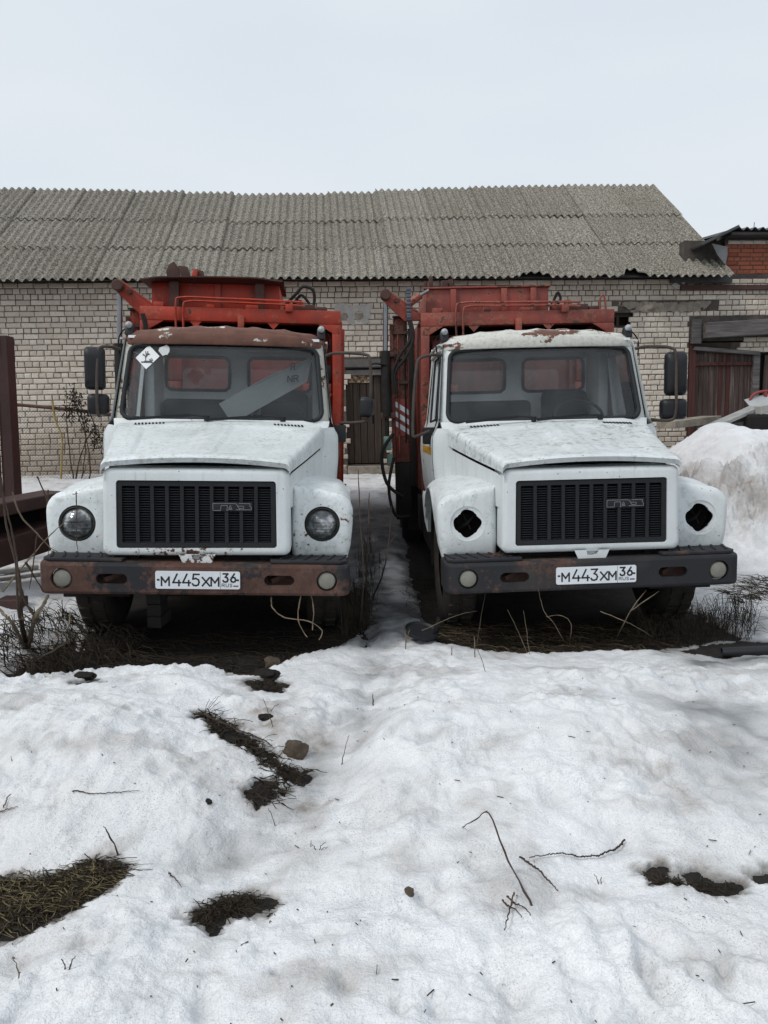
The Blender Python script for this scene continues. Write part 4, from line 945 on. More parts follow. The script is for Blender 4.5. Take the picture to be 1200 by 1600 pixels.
        k0 = [i for i, (x, z) in enumerate(O) if z > .686]      # skip the floor of the outline
        wg.loft(L, True)
        wo_ = P('wing', wg, m['wing'], sm=40)
        P('wheel_arch', MB().loft([[(s * x, .97 + .60 * math.cos(a), .46 + .60 * math.sin(a)) for a in [R(k) for k in range(-10, 191, 10)]] for x in (.50, .93)], False).box(s * .50 - .005, s * .50 + .005, .40, 1.56, .5, 1.05), M_CHASSIS)
        if m['lamps']:
            lo = P('headlamp', MB().lathe([(.117, .055), (.112, .012), (.104, -.004), (.100, .004), (.098, .012)], (s * HXc, fy(HZc) + .004, HZc), 'y', 40), simple('lamp_rim', (.075, .07, .065), .5, .4, .4, 12), T)
            lens = MB().lathe([(0.001, -.042), (.02, -.041), (.04, -.036), (.06, -.027), (.08, -.012), (.098, .012)], (s * HXc, fy(HZc) + .004, HZc), 'y', 40)
            P('lens', lens, M_LENS, lo)
        else:
            P('empty_lamp_bowl', MB().lathe([(.118, .02), (.118, .16), (.05, .22), (0.001, .22)], (s * HXc, fy(HZc), HZc), 'y', 24).tube([(s * HXc - .07, .36, HZc - .06), (s * HXc + .0, .31, HZc - .01), (s * HXc + .07, .36, HZc + .05)], .011, 6).tube([(s * HXc - .02, .36, HZc + .06), (s * HXc + .03, .32, HZc - .05)], .006, 6), M_CHASSIS)
    # ---- cab
    outer = rrect(.845, .795, 1.46, 2.20, .055, 6); inner = rrect(.778, .742, 1.552, 2.128, .075, 6)
    fr = MB(); fr.loft([[(x * .985, ws_y(z, x) + .10, z) for x, z in outer], [(x, ws_y(z, x) + .02, z) for x, z in outer], [(x * .99, ws_y(z, x), z) for x, z in outer], [(x, ws_y(z, x) - .004, z) for x, z in inner], [(x, ws_y(z, x) + .05, z) for x, z in inner]])
    P('windscreen_frame', fr, m['pillar'], sm=50)
    P('windscreen_seal', MB().tube([(x * 1.006, ws_y(z, x) - .010, z + (z - 1.86) * .012) for x, z in inner] + [(inner[0][0] * 1.006, ws_y(inner[0][1], inner[0][0]) - .010, inner[0][1])], .0185, 8), M_GASKET, sm=60)
    gl = MB(); rows = []
    for k in range(15):
        z = 1.553 + (2.127 - 1.553) * k / 14; hw = .778 + (.742 - .778) * k / 14; e = min(z - 1.552, 2.128 - z)
        if e < .075: hw -= .075 - math.sqrt(max(.075 ** 2 - (.075 - e) ** 2, 0))
        rows.append([(hw * (2 * j / 24 - 1), ws_y(z, hw * (2 * j / 24 - 1)) + .004, z) for j in range(25)])
    gl.loft(rows, False); P('windscreen', gl, M_WIND, sm=80)
    # cowl with vents and wipers
    cw = MB(); cw.loft([[(u * .80, 1.255 + .0 * abs(u), 1.508 - .055 * abs(u) ** 3) for u in [k / 10 - 1 for k in range(21)]], [(u * .835, 1.285 + .11 * u * u, 1.532 - .03 * abs(u) ** 4) for u in [k / 10 - 1 for k in range(21)]], [(u * .845, 1.30 + .125 * u * u, 1.548) for u in [k / 10 - 1 for k in range(21)]]], False)
    P('cowl', cw, W, sm=60)
    for s in sgn:
        for k in range(9):
            x = s * (.42 + k * .026); hp = hood_pt(s * .62, .94)
            P('vent_slot', MB().bar((x, 1.205, hp[2] + .012 - .04 * (abs(x) - .45)), (x + .008, 1.175, hp[2] + .004 - .04 * (abs(x) - .45)), .013, .006), M_BLACK)
    for x0, x1, dz_ in m['wipers']:
        wp = MB(); py0 = ws_y(1.55, x0) - .055
        wp.tube([(x0, py0, 1.568), (x0 + (x1 - x0) * .3, py0 - .012, 1.580), (x1, py0 - .035, 1.566 + dz_)], [.011, .009, .007], 6)
        wp.lathe([(.0, -.02), (.022, -.018), (.022, .02)], (x0, py0, 1.556), 'z', 12)
        P('wiper', wp.bar((x1 - .22, py0 - .065, 1.545 + dz_), (x1 + .20, py0 - .02, 1.578 + dz_), .012, .022), M_BLACKPL)
    for s in sgn:
        sc_ = MB(); L = []
        for z in (.90, 1.10, 1.25, 1.36, 1.44, 1.47, 1.50): L.append([(s * .770, 1.24, z), (s * (.785 + .02 * (1.5 - z)), 1.275, z - .01 * (z > 1.45)), (s * (interp(z, SIDE_X) - .035), 1.33, z), (s * (interp(z, SIDE_X) - .006), 1.375, z), (s * (interp(z, SIDE_X) - .004), 1.40, z)])
        sc_.loft(L, False); P('scuttle_side', sc_, W, sm=40)
    # roof shell with its pressed ribs
    def roof_loop(ins_, z, n=10):
        hx_, y0_, y1_, r_ = .815 - ins_, 1.505 + ins_, 2.74 - ins_, max(.20 - ins_ * .5, .04); out2 = []
        for cx_, cy_, a0 in ((hx_ - r_, y1_ - r_, 0), (-hx_ + r_, y1_ - r_, 90), (-hx_ + r_, y0_ + r_ * .6, 180), (hx_ - r_, y0_ + r_ * .6, 270)):
            for k in range(n + 1):
                a = R(a0 + 90 * k / n); x = cx_ + r_ * math.cos(a); y = cy_ + r_ * math.sin(a) * (1 if a0 < 180 else .6); out2.append((x, y))
            if a0 == 0: out2 += [(hx_ - r_ - (2 * hx_ - 2 * r_) * k / 24, y1_) for k in range(1, 24)]
            if a0 == 180: out2 += [(-hx_ + r_ + (2 * hx_ - 2 * r_) * k / 24, y0_) for k in range(1, 24)]
        res = []
        for x, y in out2:
            fb = 1 - float(sstep(1.5, 2.3, y)); y += .11 * (x / .8) ** 2 * fb - .01; zz = z - .05 * (x / .8) ** 2 * (z - 2.16) / .18 - .010 * (x / .8) ** 4
            if ins_ > .04: zz += .012 * max(0, math.cos(x * 2 * math.pi / .235)) * (1 if ins_ > .06 else .6)
            res.append((x, y, zz))
        return res
    rf = MB(); rf.loft([roof_loop(i_, z_) for i_, z_ in ((.022, 2.138), (-.004, 2.140), (-.008, 2.150), (-.002, 2.20), (.006, 2.226), (.016, 2.238), (.026, 2.241), (.030, 2.249), (.050, 2.266), (.072, 2.276), (.11, 2.286), (.20, 2.302), (.40, 2.318), (.58, 2.322))], True, False, True)
    P('roof', rf, ROOF, sm=38)
    # doors and sides
    for s in sgn:
        fr_ = [(1.375, .80), (2.735, .80), (2.735, 1.5), (2.70, 2.20), (1.635, 2.20), (1.385, 1.50)]; wn_ = [(1.50, 1.575), (2.20, 1.555), (2.24, 2.10), (1.70, 2.10), (1.66, 2.07)]
        O, I = star((1.95, 1.82), [fr_, wn_], 64); sd_ = MB()
        f3 = lambda y, z, d=0: (s * (interp(z, SIDE_X) - d), y, z)
        steps = [[(a[0] + (b_[0] - a[0]) * k / 8, a[1] + (b_[1] - a[1]) * k / 8) for a, b_ in zip(O, I)] for k in range(9)]
        sd_.loft([[f3(y, z) for y, z in l_] for l_ in steps] + [[f3(y, z, .04) for y, z in I]])
        so = P('door', sd_, W, sm=40)
        P('door_seal', MB().tube([f3(y, z, -.001) for y, z in I] + [f3(*I[0], -.001)], .010, 6), M_GASKET, so)
        P('door_glass', MB().add([f3(y, z, .022) for y, z in I], [tuple(range(len(I)))]), M_SIDE, so, 0)
        P('door_gap', MB().tube([f3(y, z, .002) for y, z in [(2.44, 2.15), (2.44, 1.5), (2.42, 1.2), (2.40, .85)]], .005, 5), M_BLACK, so)
        P('door_gap', MB().tube([f3(y, z, .002) for y, z in [(1.67, 2.13), (1.50, 1.60), (1.46, 1.45), (1.46, 1.15)]], .005, 5), M_BLACK, so)
        P('gutter', MB().tube([(s * .818, 1.60, 2.185), (s * .822, 1.9, 2.20), (s * .82, 2.70, 2.195)], .010, 6), m['pillar'])
    # rear wall with two windows
    bk = MB()
    for s in sgn:
        cell = [(0, .80), (s * .80, .80), (s * .80, 2.25), (0, 2.25)]; cell = cell if s > 0 else cell[::-1]; hl = rrect(.295, .295, 1.83, 2.14, .05, 4, s * .385)
        O, I = star((s * .385, 1.98), [cell, hl], 48); bk.loft([[(x, 2.72, z) for x, z in O], [(x, 2.72, z) for x, z in I], [(x, 2.75, z) for x, z in I]])
        P('rear_window_seal', MB().tube([(x, 2.712, z) for x, z in I] + [(I[0][0], 2.712, I[0][1])], .016, 6), M_GASKET)
        P('rear_window', MB().add([(x, 2.735, z) for x, z in I], [tuple(range(len(I)))]), M_SIDE, T, 0)
    P('rear_wall', bk, M_LINING)
    P('cab_floor', MB().box(-.78, .78, 1.42, 2.70, .98, 1.02), M_DASH)
    P('dashboard', MB().prism([(1.42, 1.02), (1.62, 1.05), (1.80, 1.38), (1.74, 1.50), (1.46, 1.54)], lambda y, z: (-.78, y, z), lambda y, z: (.78, y, z)), M_DASH, bev=.02)
    P('seat', MB().box(-.68, .12, 2.18, 2.66, 1.05, 1.30).box(-.68, .12, 2.44, 2.62, 1.30, 1.74), M_SEAT, bev=.05, seg=3)
    P('seat', MB().box(.20, .68, 2.10, 2.60, 1.05, 1.32).box(.22, .66, 2.42, 2.58, 1.32, 1.83), M_SEAT, bev=.07, seg=3)
    sw = MB(); c0 = Vector((.42, 1.93, 1.58)); tq = [c0 + Vector((.215 * math.cos(a), -.215 * math.sin(a) * math.sin(R(62)) * -1 * .5, .215 * math.sin(a) * .62)) for a in [R(k * 10) for k in range(37)]]
    sw.tube(tq, .014, 7, False); sw.tube([c0 + Vector((-.2, 0, 0)), c0 + Vector((.2, 0, 0))], .012, 6).tube([c0, (.42, 1.70, 1.30)], .03, 8); P('steering_wheel', sw, M_BLACKPL)
    for s in sgn: P('door_lining', MB().add([(s * (interp(z, SIDE_X) - .05), y, z) for y, z in ((1.5, 1.02), (2.7, 1.02), (2.7, 1.54), (1.5, 1.56))], [(0, 1, 2, 3)]), M_LINING)
    P('pillar_lining', MB().box(-.80, -.70, 2.28, 2.70, 1.54, 2.16).box(.70, .80, 2.28, 2.70, 1.54, 2.16), M_LINING, bev=.03)
    P('headlining', MB().box(-.76, .76, 1.60, 2.70, 2.19, 2.21), M_LINING)
    # ---- roof marker lamps
    for s in sgn:
        x = s * .775; mk = MB(); mk.prism([(1.67, 2.22), (1.79, 2.22), (1.74, 2.31), (1.70, 2.31)], lambda y, z: (x - .034, y, z), lambda y, z: (x + .034, y, z)); mo = P('marker_lamp', mk, M_BLACKPL, bev=.008)
        P('lamp_dome', MB().lathe([(.001, -.026), (.015, -.022), (.025, -.010), (.028, .004), (.026, .03)], (x, 1.68, 2.300), 'y', 16), M_LAMPGL, mo)
        P('lamp_cable', MB().tube(smooth_path([(x, 1.75, 2.30), (x + s * .06, 1.74, 2.26), (x + s * .075, 1.66, 2.18), (x + s * .06, 1.62, 2.06)], 4), .006, 5), M_BLACK, mo)
    # ---- mirrors
    for s in sgn:
        mm = m['mirrors'][s]
        if mm is None: continue
        br = MB().tube(smooth_path(mm['path'], 5), .013, 7); mo = P('mirror_bracket', br, M_BRACKET, sm=60)
        for (cx_, cy_, cz_, w_, h_, tz) in mm['boxes']:
            q = MB(); Mx = Matrix.Translation((cx_, cy_, cz_)) @ Matrix.Rotation(tz, 4, 'Z')
            lps = [[Mx @ Vector((x * k_, d_, z * k_)) for x, z in rrect(w_ / 2, w_ / 2, -h_ / 2, h_ / 2, min(w_, h_) * .22, 5)] for k_, d_ in ((.55, -.055), (.82, -.047), (.95, -.025), (1.0, .0), (1.0, .03), (.96, .036))]
            q.loft(lps, True, True, False); bo_ = P('mirror', q, M_BLACKPL, mo, 45)
            P('mirror_glass', MB().add([Mx @ Vector((x * .96, .034, z * .96)) for x, z in rrect(w_ / 2, w_ / 2, -h_ / 2, h_ / 2, min(w_, h_) * .22, 5)], [tuple(range(24))[::-1]]), simple('mirror_silver', (.7, .72, .74), .06, 1.0, .05), mo, 0)
        if mm.get('hinge'): hx_, hy_, hz_ = mm['hinge']; P('mirror_hinge', MB().box(hx_ - .05, hx_ + .05, hy_ - .05, hy_ + .05, hz_ - .09, hz_ + .05), M_BLACKPL, mo, bev=.01)
    refuse_body(T, P, m, right)
    return T
SHARED = {}

def refuse_body(T, P, m, right):
    RED, DR = m['red'], m['redrust']; sgn = (-1, 1); PB_ = P; BX = m['body_dx']
    def P(n_, mb, mat, *a, **k):
        mb.v = [(x + BX, y, z) for x, y, z in mb.v]; return PB_(n_, mb, mat, *a, **k)
    # front frame
    hb = MB().box(-.97, .97, 2.95, 3.10, 2.505, 2.635)
    for s in sgn: hb.prism([(s * .965, 2.504), (s * .965, 2.41), (s * .90, 2.41), (s * .74, 2.504)], lambda x, z: (x, 2.953, z), lambda x, z: (x, 2.975, z))
    P('front_beam', hb, RED, bev=.006)
    for s in sgn:
        P('corner_post', MB().loft([[(s * (.97 + dx) - s * a, y, z) for a, y in ((0, 2.955), (.085, 2.955), (.085, 3.10), (0, 3.10))] for z, dx in ((1.0, -.02), (1.3, .0), (1.8, .012), (2.2, .006), (2.503, 0))], True, True, True), DR if s < 0 else RED, bev=.006)
        fr = MB().box(s * .883 if s < 0 else .60, -.60 if s < 0 else s * .883, 3.0, 3.05, 1.845, 1.925); fr.bar((s * .88, 3.02, 1.83), (s * .66, 3.02, 1.50), .03, .07, (0, 1, 0)); P('cross_rail', fr, DR, bev=.004)
    bh = MB().box(-.90, .90, 3.36, 3.40, .88, 2.46)
    for x in (-.72, -.05, .66): bh.box(x - .05, x + .05, 3.30, 3.358, .90, 2.44)
    P('bulkhead', bh, RED, bev=.006)
    for a_, b_ in ((.66, .82), (-.84, -.62)): P('bulkhead_panel', MB().box(a_, b_, 3.20, 3.24, 1.95, 2.39), RED, bev=.004)
    P('latch', MB().box(.80, .88, 3.02, 3.12, 1.955, 2.11), M_BLACKPL, bev=.004); P('handle', MB().bar((.72, 3.18, 2.34), (.77, 3.17, 2.26), .02, .02), M_BLACKPL)
    for s in sgn:
        sd_ = MB().box(s * .97 - .02, s * .97 + .02, 3.105, 6.05, .85, 2.55)
        for y in (3.6, 4.2, 4.8, 5.4, 6.0): sd_.box(s * 1.01 - .02, s * 1.01 + .02, y, y + .09, .86, 2.54)
        P('side_panel', sd_, RED, bev=.004)
    P('body_roof', MB().box(-.97, .97, 3.105, 6.05, 2.555, 2.595), RED)
    P('body_floor', MB().box(-.97, .97, 3.0, 6.05, .80, .845), M_CHASSIS)
    P('tailgate', MB().box(-.97, .97, 6.06, 6.30, .80, 2.60), RED, bev=.02)
    P('subframe', MB().box(-.95, .95, 2.86, 2.96, .70, .86), M_DARKSTEEL, bev=.01); P('battery_box', MB().box(-1.0, -.62, 3.0, 3.55, .42, .78), M_CHASSIS, bev=.01)
    P('fuel_tank', MB().box(.55, 1.02, 2.1, 2.9, .42, .80), M_CHASSIS, bev=.05)
    P('tool_box', MB().box(-1.02, -.60, 1.75, 2.5, .42, .82), M_CHASSIS, bev=.04)
    for s in sgn: P('mudflap', MB().box(s * .80 - .28, s * .80 + .28, 4.10, 4.115, .30, .84), M_RUBBER)
    # hopper standing on the front beam
    hp = MB().box(-.90, .36, 3.18, 3.21, 2.638, 2.90).box(-.90, -.87, 3.215, 4.3, 2.638, 2.895).box(.33, .36, 3.215, 4.3, 2.638, 2.895)
    for x in m['hopper_ribs']: hp.box(x - .03, x + .03, 3.145, 3.178, 2.64, 2.893)
    P('hopper', hp, RED, bev=.005)
    if not right:
        X, Y = np.meshgrid(np.linspace(-.97, .40, 40), np.linspace(2.98, 3.9, 12)); Z = 2.915 + .015 * np.cos(X * 2.2) - .020 * sstep(.1, .40, X) - .02 * sstep(.78, .97, -X)
        lid = MB(); a = [[(float(X[i, j]), float(Y[i, j]), float(Z[i, j]) + (.012 if k else 0)) for j in range(40)] for k, i in [(0, i_) for i_ in range(11, -1, -1)] + [(1, i_) for i_ in range(12)]]
        lid.loft(a, False); P('hopper_lid', lid, M_DARKSTEEL, sm=40)
        for x in (-.66, .17): P('strut', MB().box(x - .045, x + .045, 3.06, 3.14, 2.64, 2.893), M_DARKSTEEL, bev=.004)
        for pg, y_ in (([(-.76, 2.92), (-.64, 2.92), (-.65, 3.06), (-.70, 3.13), (-.75, 3.10), (-.78, 3.03)], 3.30), ([(-.63, 2.92), (-.54, 2.92), (-.60, 3.12), (-.70, 3.13)], 3.50), ([(-.50, 2.92), (-.40, 2.92), (-.43, 3.07), (-.54, 3.09)], 3.42)):
            P('lid_bracket', MB().prism(pg, lambda x, z: (x, y_, z), lambda x, z: (x, y_ + .05, z)), M_DARKSTEEL, bev=.004)
        P('lid_bracket', MB().bar((-.53, 3.40, 2.93), (-.50, 3.40, 3.07), .05, .05), RED, bev=.004)
    else:
        for q in ((-.86, -.82, 3.22, 3.27, 2.89, 3.04), (-.91, -.87, 3.28, 3.33, 2.89, 3.0), (-.72, -.66, 3.30, 3.40, 2.89, 3.01), (-.65, -.60, 3.34, 3.42, 2.89, 3.025)): P('lid_bracket', MB().box(*q), M_DARKSTEEL, bev=.006)
        P('hopper_edge', MB().box(-.92, .38, 3.15, 3.24, 2.902, 2.918), DR, bev=.003)
    # fittings along the beam
    for x_, w_, h_ in ((-.80, .05, .05), (-.30, .04, .035), (.10, .06, .04), (.62, .10, .06), (.78, .05, .04)): P('fitting', MB().box(x_ - w_, x_ + w_, 3.0, 3.08, 2.637, 2.637 + h_), DR if x_ < .5 else M_DARKSTEEL, bev=.006)
    P('valve', MB().tube([(.55, 3.16, 2.70), (.55, 3.16, 2.76)], .035, 10).tube([(.66, 3.10, 2.66), (.80, 3.10, 2.665)], .022, 8), RED, sm=50)
    for x_ in (-.50, .25): P('weld_rib', MB().prism([(x_, 2.504), (x_ + .12, 2.504), (x_ + .06, 2.44)], lambda x, z: (x, 2.96, z), lambda x, z: (x, 2.975, z)), DR)
    # thin hydraulic pipes bent over the front
    for k, (x0, zt) in enumerate(((-.62, 2.72), (-.55, 2.685))):
        P('hydraulic_pipe', MB().tube(smooth_path([(x0, 2.93, 2.36), (x0, 2.92, zt - .06), (x0 + .06, 2.92, zt), (x0 + .4, 2.92, zt), (.45, 2.92, zt - .01), (.62, 2.93, zt - .02)], 5), .011, 6), m['redrust'], sm=60)
    P('hydraulic_pipe', MB().tube(smooth_path([(-.45, 2.90, 2.36), (-.33, 2.90, 2.42), (-.05, 2.90, 2.425), (.12, 2.90, 2.36)], 5), .010, 6), m['redrust'], sm=60)
    P('pipe_clamp', MB().box(-.03, .03, 2.90, 2.95, 2.40, 2.56), RED, bev=.004); P('pipe_clamp', MB().box(.43, .50, 2.90, 2.952, 2.61, 2.68), RED, bev=.004)
    # cylinder and hose loops at the far end
    hz = MB().tube([(.40, 3.25, 2.70), (.66, 3.25, 2.66)], .06, 12); 
    P('hydraulic_cylinder', hz, RED)
    if not right: P('hose', MB().tube(smooth_path([(.42, 3.12, 2.70), (.52, 3.08, 2.80), (.60, 3.08, 2.88), (.70, 3.08, 2.84), (.70, 3.10, 2.70), (.62, 3.12, 2.66)], 6), .016, 7), M_RUBBER, sm=60); P('hose', MB().tube(smooth_path([(.50, 3.14, 2.72), (.58, 3.1, 2.80), (.66, 3.1, 2.72)], 6), .014, 7), M_RUBBER, sm=60)
    else: P('hose', MB().tube(smooth_path([(.40, 3.15, 2.74), (.44, 3.12, 2.83), (.47, 3.12, 2.77), (.44, 3.12, 2.72)], 6), .014, 7), M_RUBBER, sm=60); P('guard_rail', MB().tube(smooth_path([(.84, 3.0, 2.63), (.84, 3.0, 2.75), (.88, 3.0, 2.77), (.90, 3.0, 2.63)], 5), .01, 6), RED, sm=60)
    P0_ = PB_; DX = m['loader_dx']
    def P(n_, mb, mat, *a, **k):
        mb.v = [(x + DX, y, z - .07 * (z > 2.62)) for x, y, z in mb.v]; return P0_(n_, mb, mat, *a, **k)
    # side loader on the near flank: mast, ram, arm
    P('mast_foot', MB().box(-1.28, -1.12, 3.10, 3.32, .55, 1.148), M_CHASSIS, bev=.006); P('mast_channel', MB().box(-1.127, -1.065, 3.06, 3.10, .9, 2.5), M_CHASSIS, bev=.004)
    ms = MB().box(-1.27, -1.13, 3.12, 3.30, 1.15, 2.62).box(-1.31, -1.272, 3.10, 3.16, 1.15, 2.55); P('loader_mast', ms, m['mast'], bev=.006)
    P('loader_head', MB().box(-1.28, -.995, 3.06, 3.12, 2.615, 2.70), M_DARKSTEEL, bev=.006)
    ram = P('lift_ram', MB().tube([(-1.36, 3.05, 1.62), (-1.36, 3.05, 2.28)], .052, 16).tube([(-1.36, 3.05, 1.30), (-1.36, 3.05, 1.62)], .022, 8), M_RUBBER, sm=60)
    P('ram_rod', MB().tube([(-1.36, 3.05, 2.28), (-1.345, 3.05, 2.84)], .026, 12), M_CHROME, ram, 60)
    arm = MB().prism([(-1.37, 2.95), (-1.30, 2.93), (-.98, 2.70), (-.98, 2.64), (-1.16, 2.64), (-1.36, 2.83), (-1.39, 2.89)], lambda x, z: (x, 3.02, z), lambda x, z: (x, 3.06, z))
    arm.bar((-1.34, 3.05, 2.955), (-.99, 3.05, 2.70), .07, .02); P('lift_arm', arm, RED, bev=.004)
    for k, (x_, z0_, z1_) in enumerate(((-1.235, 1.2, 2.5), (-1.165, 1.35, 2.45))): P('hydraulic_pipe', MB().tube([(x_, 3.095, z0_), (x_ + .006, 3.095, z1_)], .009, 6), M_CHASSIS if k else DR, sm=60)
    for z_ in (1.95, 2.2, 2.45): P('pipe_clip', MB().box(-1.275, -1.125, 3.085, 3.116, z_, z_ + .03), M_DARKSTEEL)
    P('ram_bracket', MB().box(-1.42, -1.27, 3.02, 3.10, 1.60, 1.66), M_DARKSTEEL, bev=.004); P('ram_bracket', MB().box(-1.42, -1.27, 3.02, 3.10, 2.22, 2.27), M_DARKSTEEL, bev=.004)
    P('arm_pin', MB().lathe([(.001, -.02), (.022, -.02), (.022, .02)], (-1.24, 3.0, 2.84), 'y', 10), M_DARKSTEEL)
    P('arm_pivot', MB().lathe([(0.001, -.06), (.045, -.06), (.055, -.05), (.055, .06), (.0, .06)], (-1.345, 3.0, 2.895), 'y', 16), M_DARKSTEEL)
    if right:
        P('tilt_ram', MB().tube([(-1.14, 3.13, 2.80), (-.99, 3.13, 2.905)], .038, 12), RED); P('tilt_rod', MB().tube([(-.99, 3.13, 2.905), (-.90, 3.13, 2.955)], .017, 10), M_CHROME)
        hc = MB()
        for k in range(11): hc.box(-1.14, -1.095, 2.965, 3.0, 2.58 + k * .035, 2.607 + k * .035)
        P('hose_chain', hc, simple('chain_steel', (.10, .12, .15), .5, .5, .3, 14), bev=.003)
    for x0, sw_ in ((-1.12, .0), (-1.10, .05)):
        P('hose', MB().tube(smooth_path([(x0, 2.96, 2.56), (x0 + .02, 2.95, 2.40), (x0 - .10 + sw_, 2.95, 2.22), (x0 - .17, 2.97, 2.05), (x0 - .15, 3.0, 1.85)], 6), .016, 7), M_RUBBER, sm=60)
    if right:
        for ln, r_ in (([(-1.30, 3.0, 1.45), (-1.42, 2.95, 1.25), (-1.38, 2.95, .95), (-1.22, 2.95, .80)], .018), ([(-1.30, 3.0, 1.2), (-1.36, 2.95, .9), (-1.30, 2.95, .62), (-1.15, 2.98, .60)], .016)): P('hose', MB().tube(smooth_path(ln, 6), r_, 7), M_RUBBER, sm=60)
    if right: P('guard_rod', MB().tube(smooth_path([(-1.36, 3.0, 2.14), (-1.50, 3.0, 2.15), (-1.515, 3.0, 2.05), (-1.50, 3.0, 1.55)], 5), .012, 6), M_BLACKPL, sm=60)
    if right: P('valve_block', MB().box(-1.40, -1.32, 2.98, 3.10, 1.28, 1.42).box(-1.37, -1.31, 3.0, 3.08, 1.12, 1.24), M_GREENBOX, bev=.01)
    if right:
        hsx = MB().box(-1.268, -1.132, 3.108, 3.116, 1.42, 1.80); hp_ = P('hazard_board', hsx, m['hazred'], T, 0)
        for k in range(3):
            z = 1.43 + k * .10; P('white_stripe', MB().add([(-1.267, 3.104, z + .09), (-1.133, 3.104, z), (-1.133, 3.104, z + .055), (-1.267, 3.104, min(z + .145, 1.798))], [(0, 1, 2, 3)]), M_PLATE, hp_, 0)
    if right:
        P = P0_
        # yellow stripe along the door
        for s in (-1,):
            f3 = lambda y, z: (s * (interp(z, SIDE_X) + .003), y, z)
            P('door_stripe', MB().loft([[f3(y, 1.285), f3(y, 1.345)] for y in (1.44, 1.6, 1.8, 2.0, 2.2, 2.38)], False), M_YELLOW)
            st_ = MB()
            for k in range(3): st_.loft([[(f3(y, z)[0] - .002, y, z) for z in (1.298, 1.332)] for y in (1.83 + k * .12, 1.88 + k * .12)], False)
            P('stripe_mark', st_, simple('pale_yellow', (.66, .42, .10), .5, 0, .1), T, 0)
    else:
        P = P0_
        # diamond hazard sticker and a torn scrap on the windscreen
        cx_, cz_ = -.60, 2.035; f = lambda a, b_, d=.0: (cx_ + a, ws_y(cz_ + b_, cx_ + a) - .003 - d, cz_ + b_)
        st_ = P('windscreen_sticker', MB().loft([[f(a * .098 * k, b_ * .098 * k) for a, b_ in ((1, .06), (.06, 1), (-1, -.06), (-.06, -1))] for k in (1.0, .02)]), simple('sticker_white', (.74, .76, .77), .5, 0, .05), T, 0); st_['label'] = 'white diamond sticker with a dead tree and fish'
        tr = MB(); strokes(tr, [[(0, -.035), (-.004, -.005), (0, .02)], [(0, .0), (.02, .03)], [(-.003, 0), (-.022, .025)], [(0, .015), (-.006, .045)], [(.004, .012), (.012, .045)], [(-.012, .012), (-.028, .018)], [(.012, .018), (.028, .022)]], lambda a, b_: f(a - .012, b_, .003), .006)
        strokes(tr, [[(-.045, -.04), (.04, -.042)], [(-.02, -.034), (.035, -.036)]], lambda a, b_: f(a, b_, .003), .010); strokes(tr, [[(.015, -.022), (.035, -.012), (.045, -.026), (.02, -.026)]], lambda a, b_: f(a, b_, .003), .004)
        P('sticker_symbol', tr, M_INK, st_, 0)
        rs = random.Random(5); pts = [(math.cos(k * .63) * (.036 + rs.uniform(-.012, .014)), math.sin(k * .63) * (.042 + rs.uniform(-.014, .012))) for k in range(10)]
        P('torn_sticker', MB().loft([[(-.465 + a * k, ws_y(2.085 + b_ * k, -.465) - .003, 2.085 + b_ * k) for a, b_ in pts] for k in (1, .02)]), simple('scrap_white', (.6, .62, .62), .6, 0, .1), T, 0)

def truck_mats(tag_, seed, right):
    g = (0.16, 0.17, 0.13)
    whitec = (0.74, 0.785, 0.79) if not right else (0.71, 0.75, 0.76)
    redc, redd = ((0.47, 0.044, 0.018), (0.15, 0.036, 0.025)) if not right else ((0.34, 0.066, 0.048), (0.11, 0.045, 0.035))
    return dict(
        white=paint('white_paint_' + tag_, whitec, (0.40, 0.42, 0.40), seed, 0.655 if not right else .69, .40, .635, .38, (0.69, 0.92, 0.115 if not right else .05)),
        wing=paint('wing_paint_' + tag_, whitec, (0.42, 0.44, 0.42), seed + .4, 0.65 if not right else .69, .45, .57, .42, (0.69, 1.0, 0.03), 26, (g, 24, .35)),
        hood=paint('bonnet_paint_' + tag_, whitec, (0.40, 0.425, 0.40), seed + .8, .69, .55, .60, .40, None, 26, (g, 30 if not right else 20, .40 if not right else .75)),
        pillar=paint('pillar_paint_' + tag_, whitec if right else (.58, .58, .53), (0.36, 0.36, 0.32), seed + 1.2, .585 if not right else .68, .55, .6),
        red=paint('red_paint_' + tag_, redc, redd, seed + 2, .60 if not right else .575, .95, .55, .5, None, 14),
        mast=paint('mast_' + tag_, (.20, .05, .038) if right else redc, (.07, .035, .03), seed + 6, .53, .9, .5, .6, None, 12),
        redrust=paint('rusted_red_' + tag_, redc, redd, seed + 3, .565 if not right else .54, .85, .55, .55, None, 16),
        bumper=bumper_mat('bumper_' + tag_, seed, .47 if not right else .565), tread=bumper_mat('tread_' + tag_, seed + 5, .60),
        roof=roof_mat('roof_' + tag_, seed + 1, .42 if not right else .565), hazred=simple('hazard_red_' + tag_, (.28, .05, .04), .6, 0, .3, 8),
        lamps=not right, plate_x=.012 if not right else .012, digits='445' if not right else '443', bumper_tilt=-.014 if not right else .008,
        hopper_ribs=(-.25,) if not right else (-.62, -.10, .20), loader_dx=.17 if not right else .12, body_dx=0 if not right else .09)
MA = truck_mats('sticker_truck', 1.0, False); MB2 = truck_mats('striped_truck', 4.0, True)
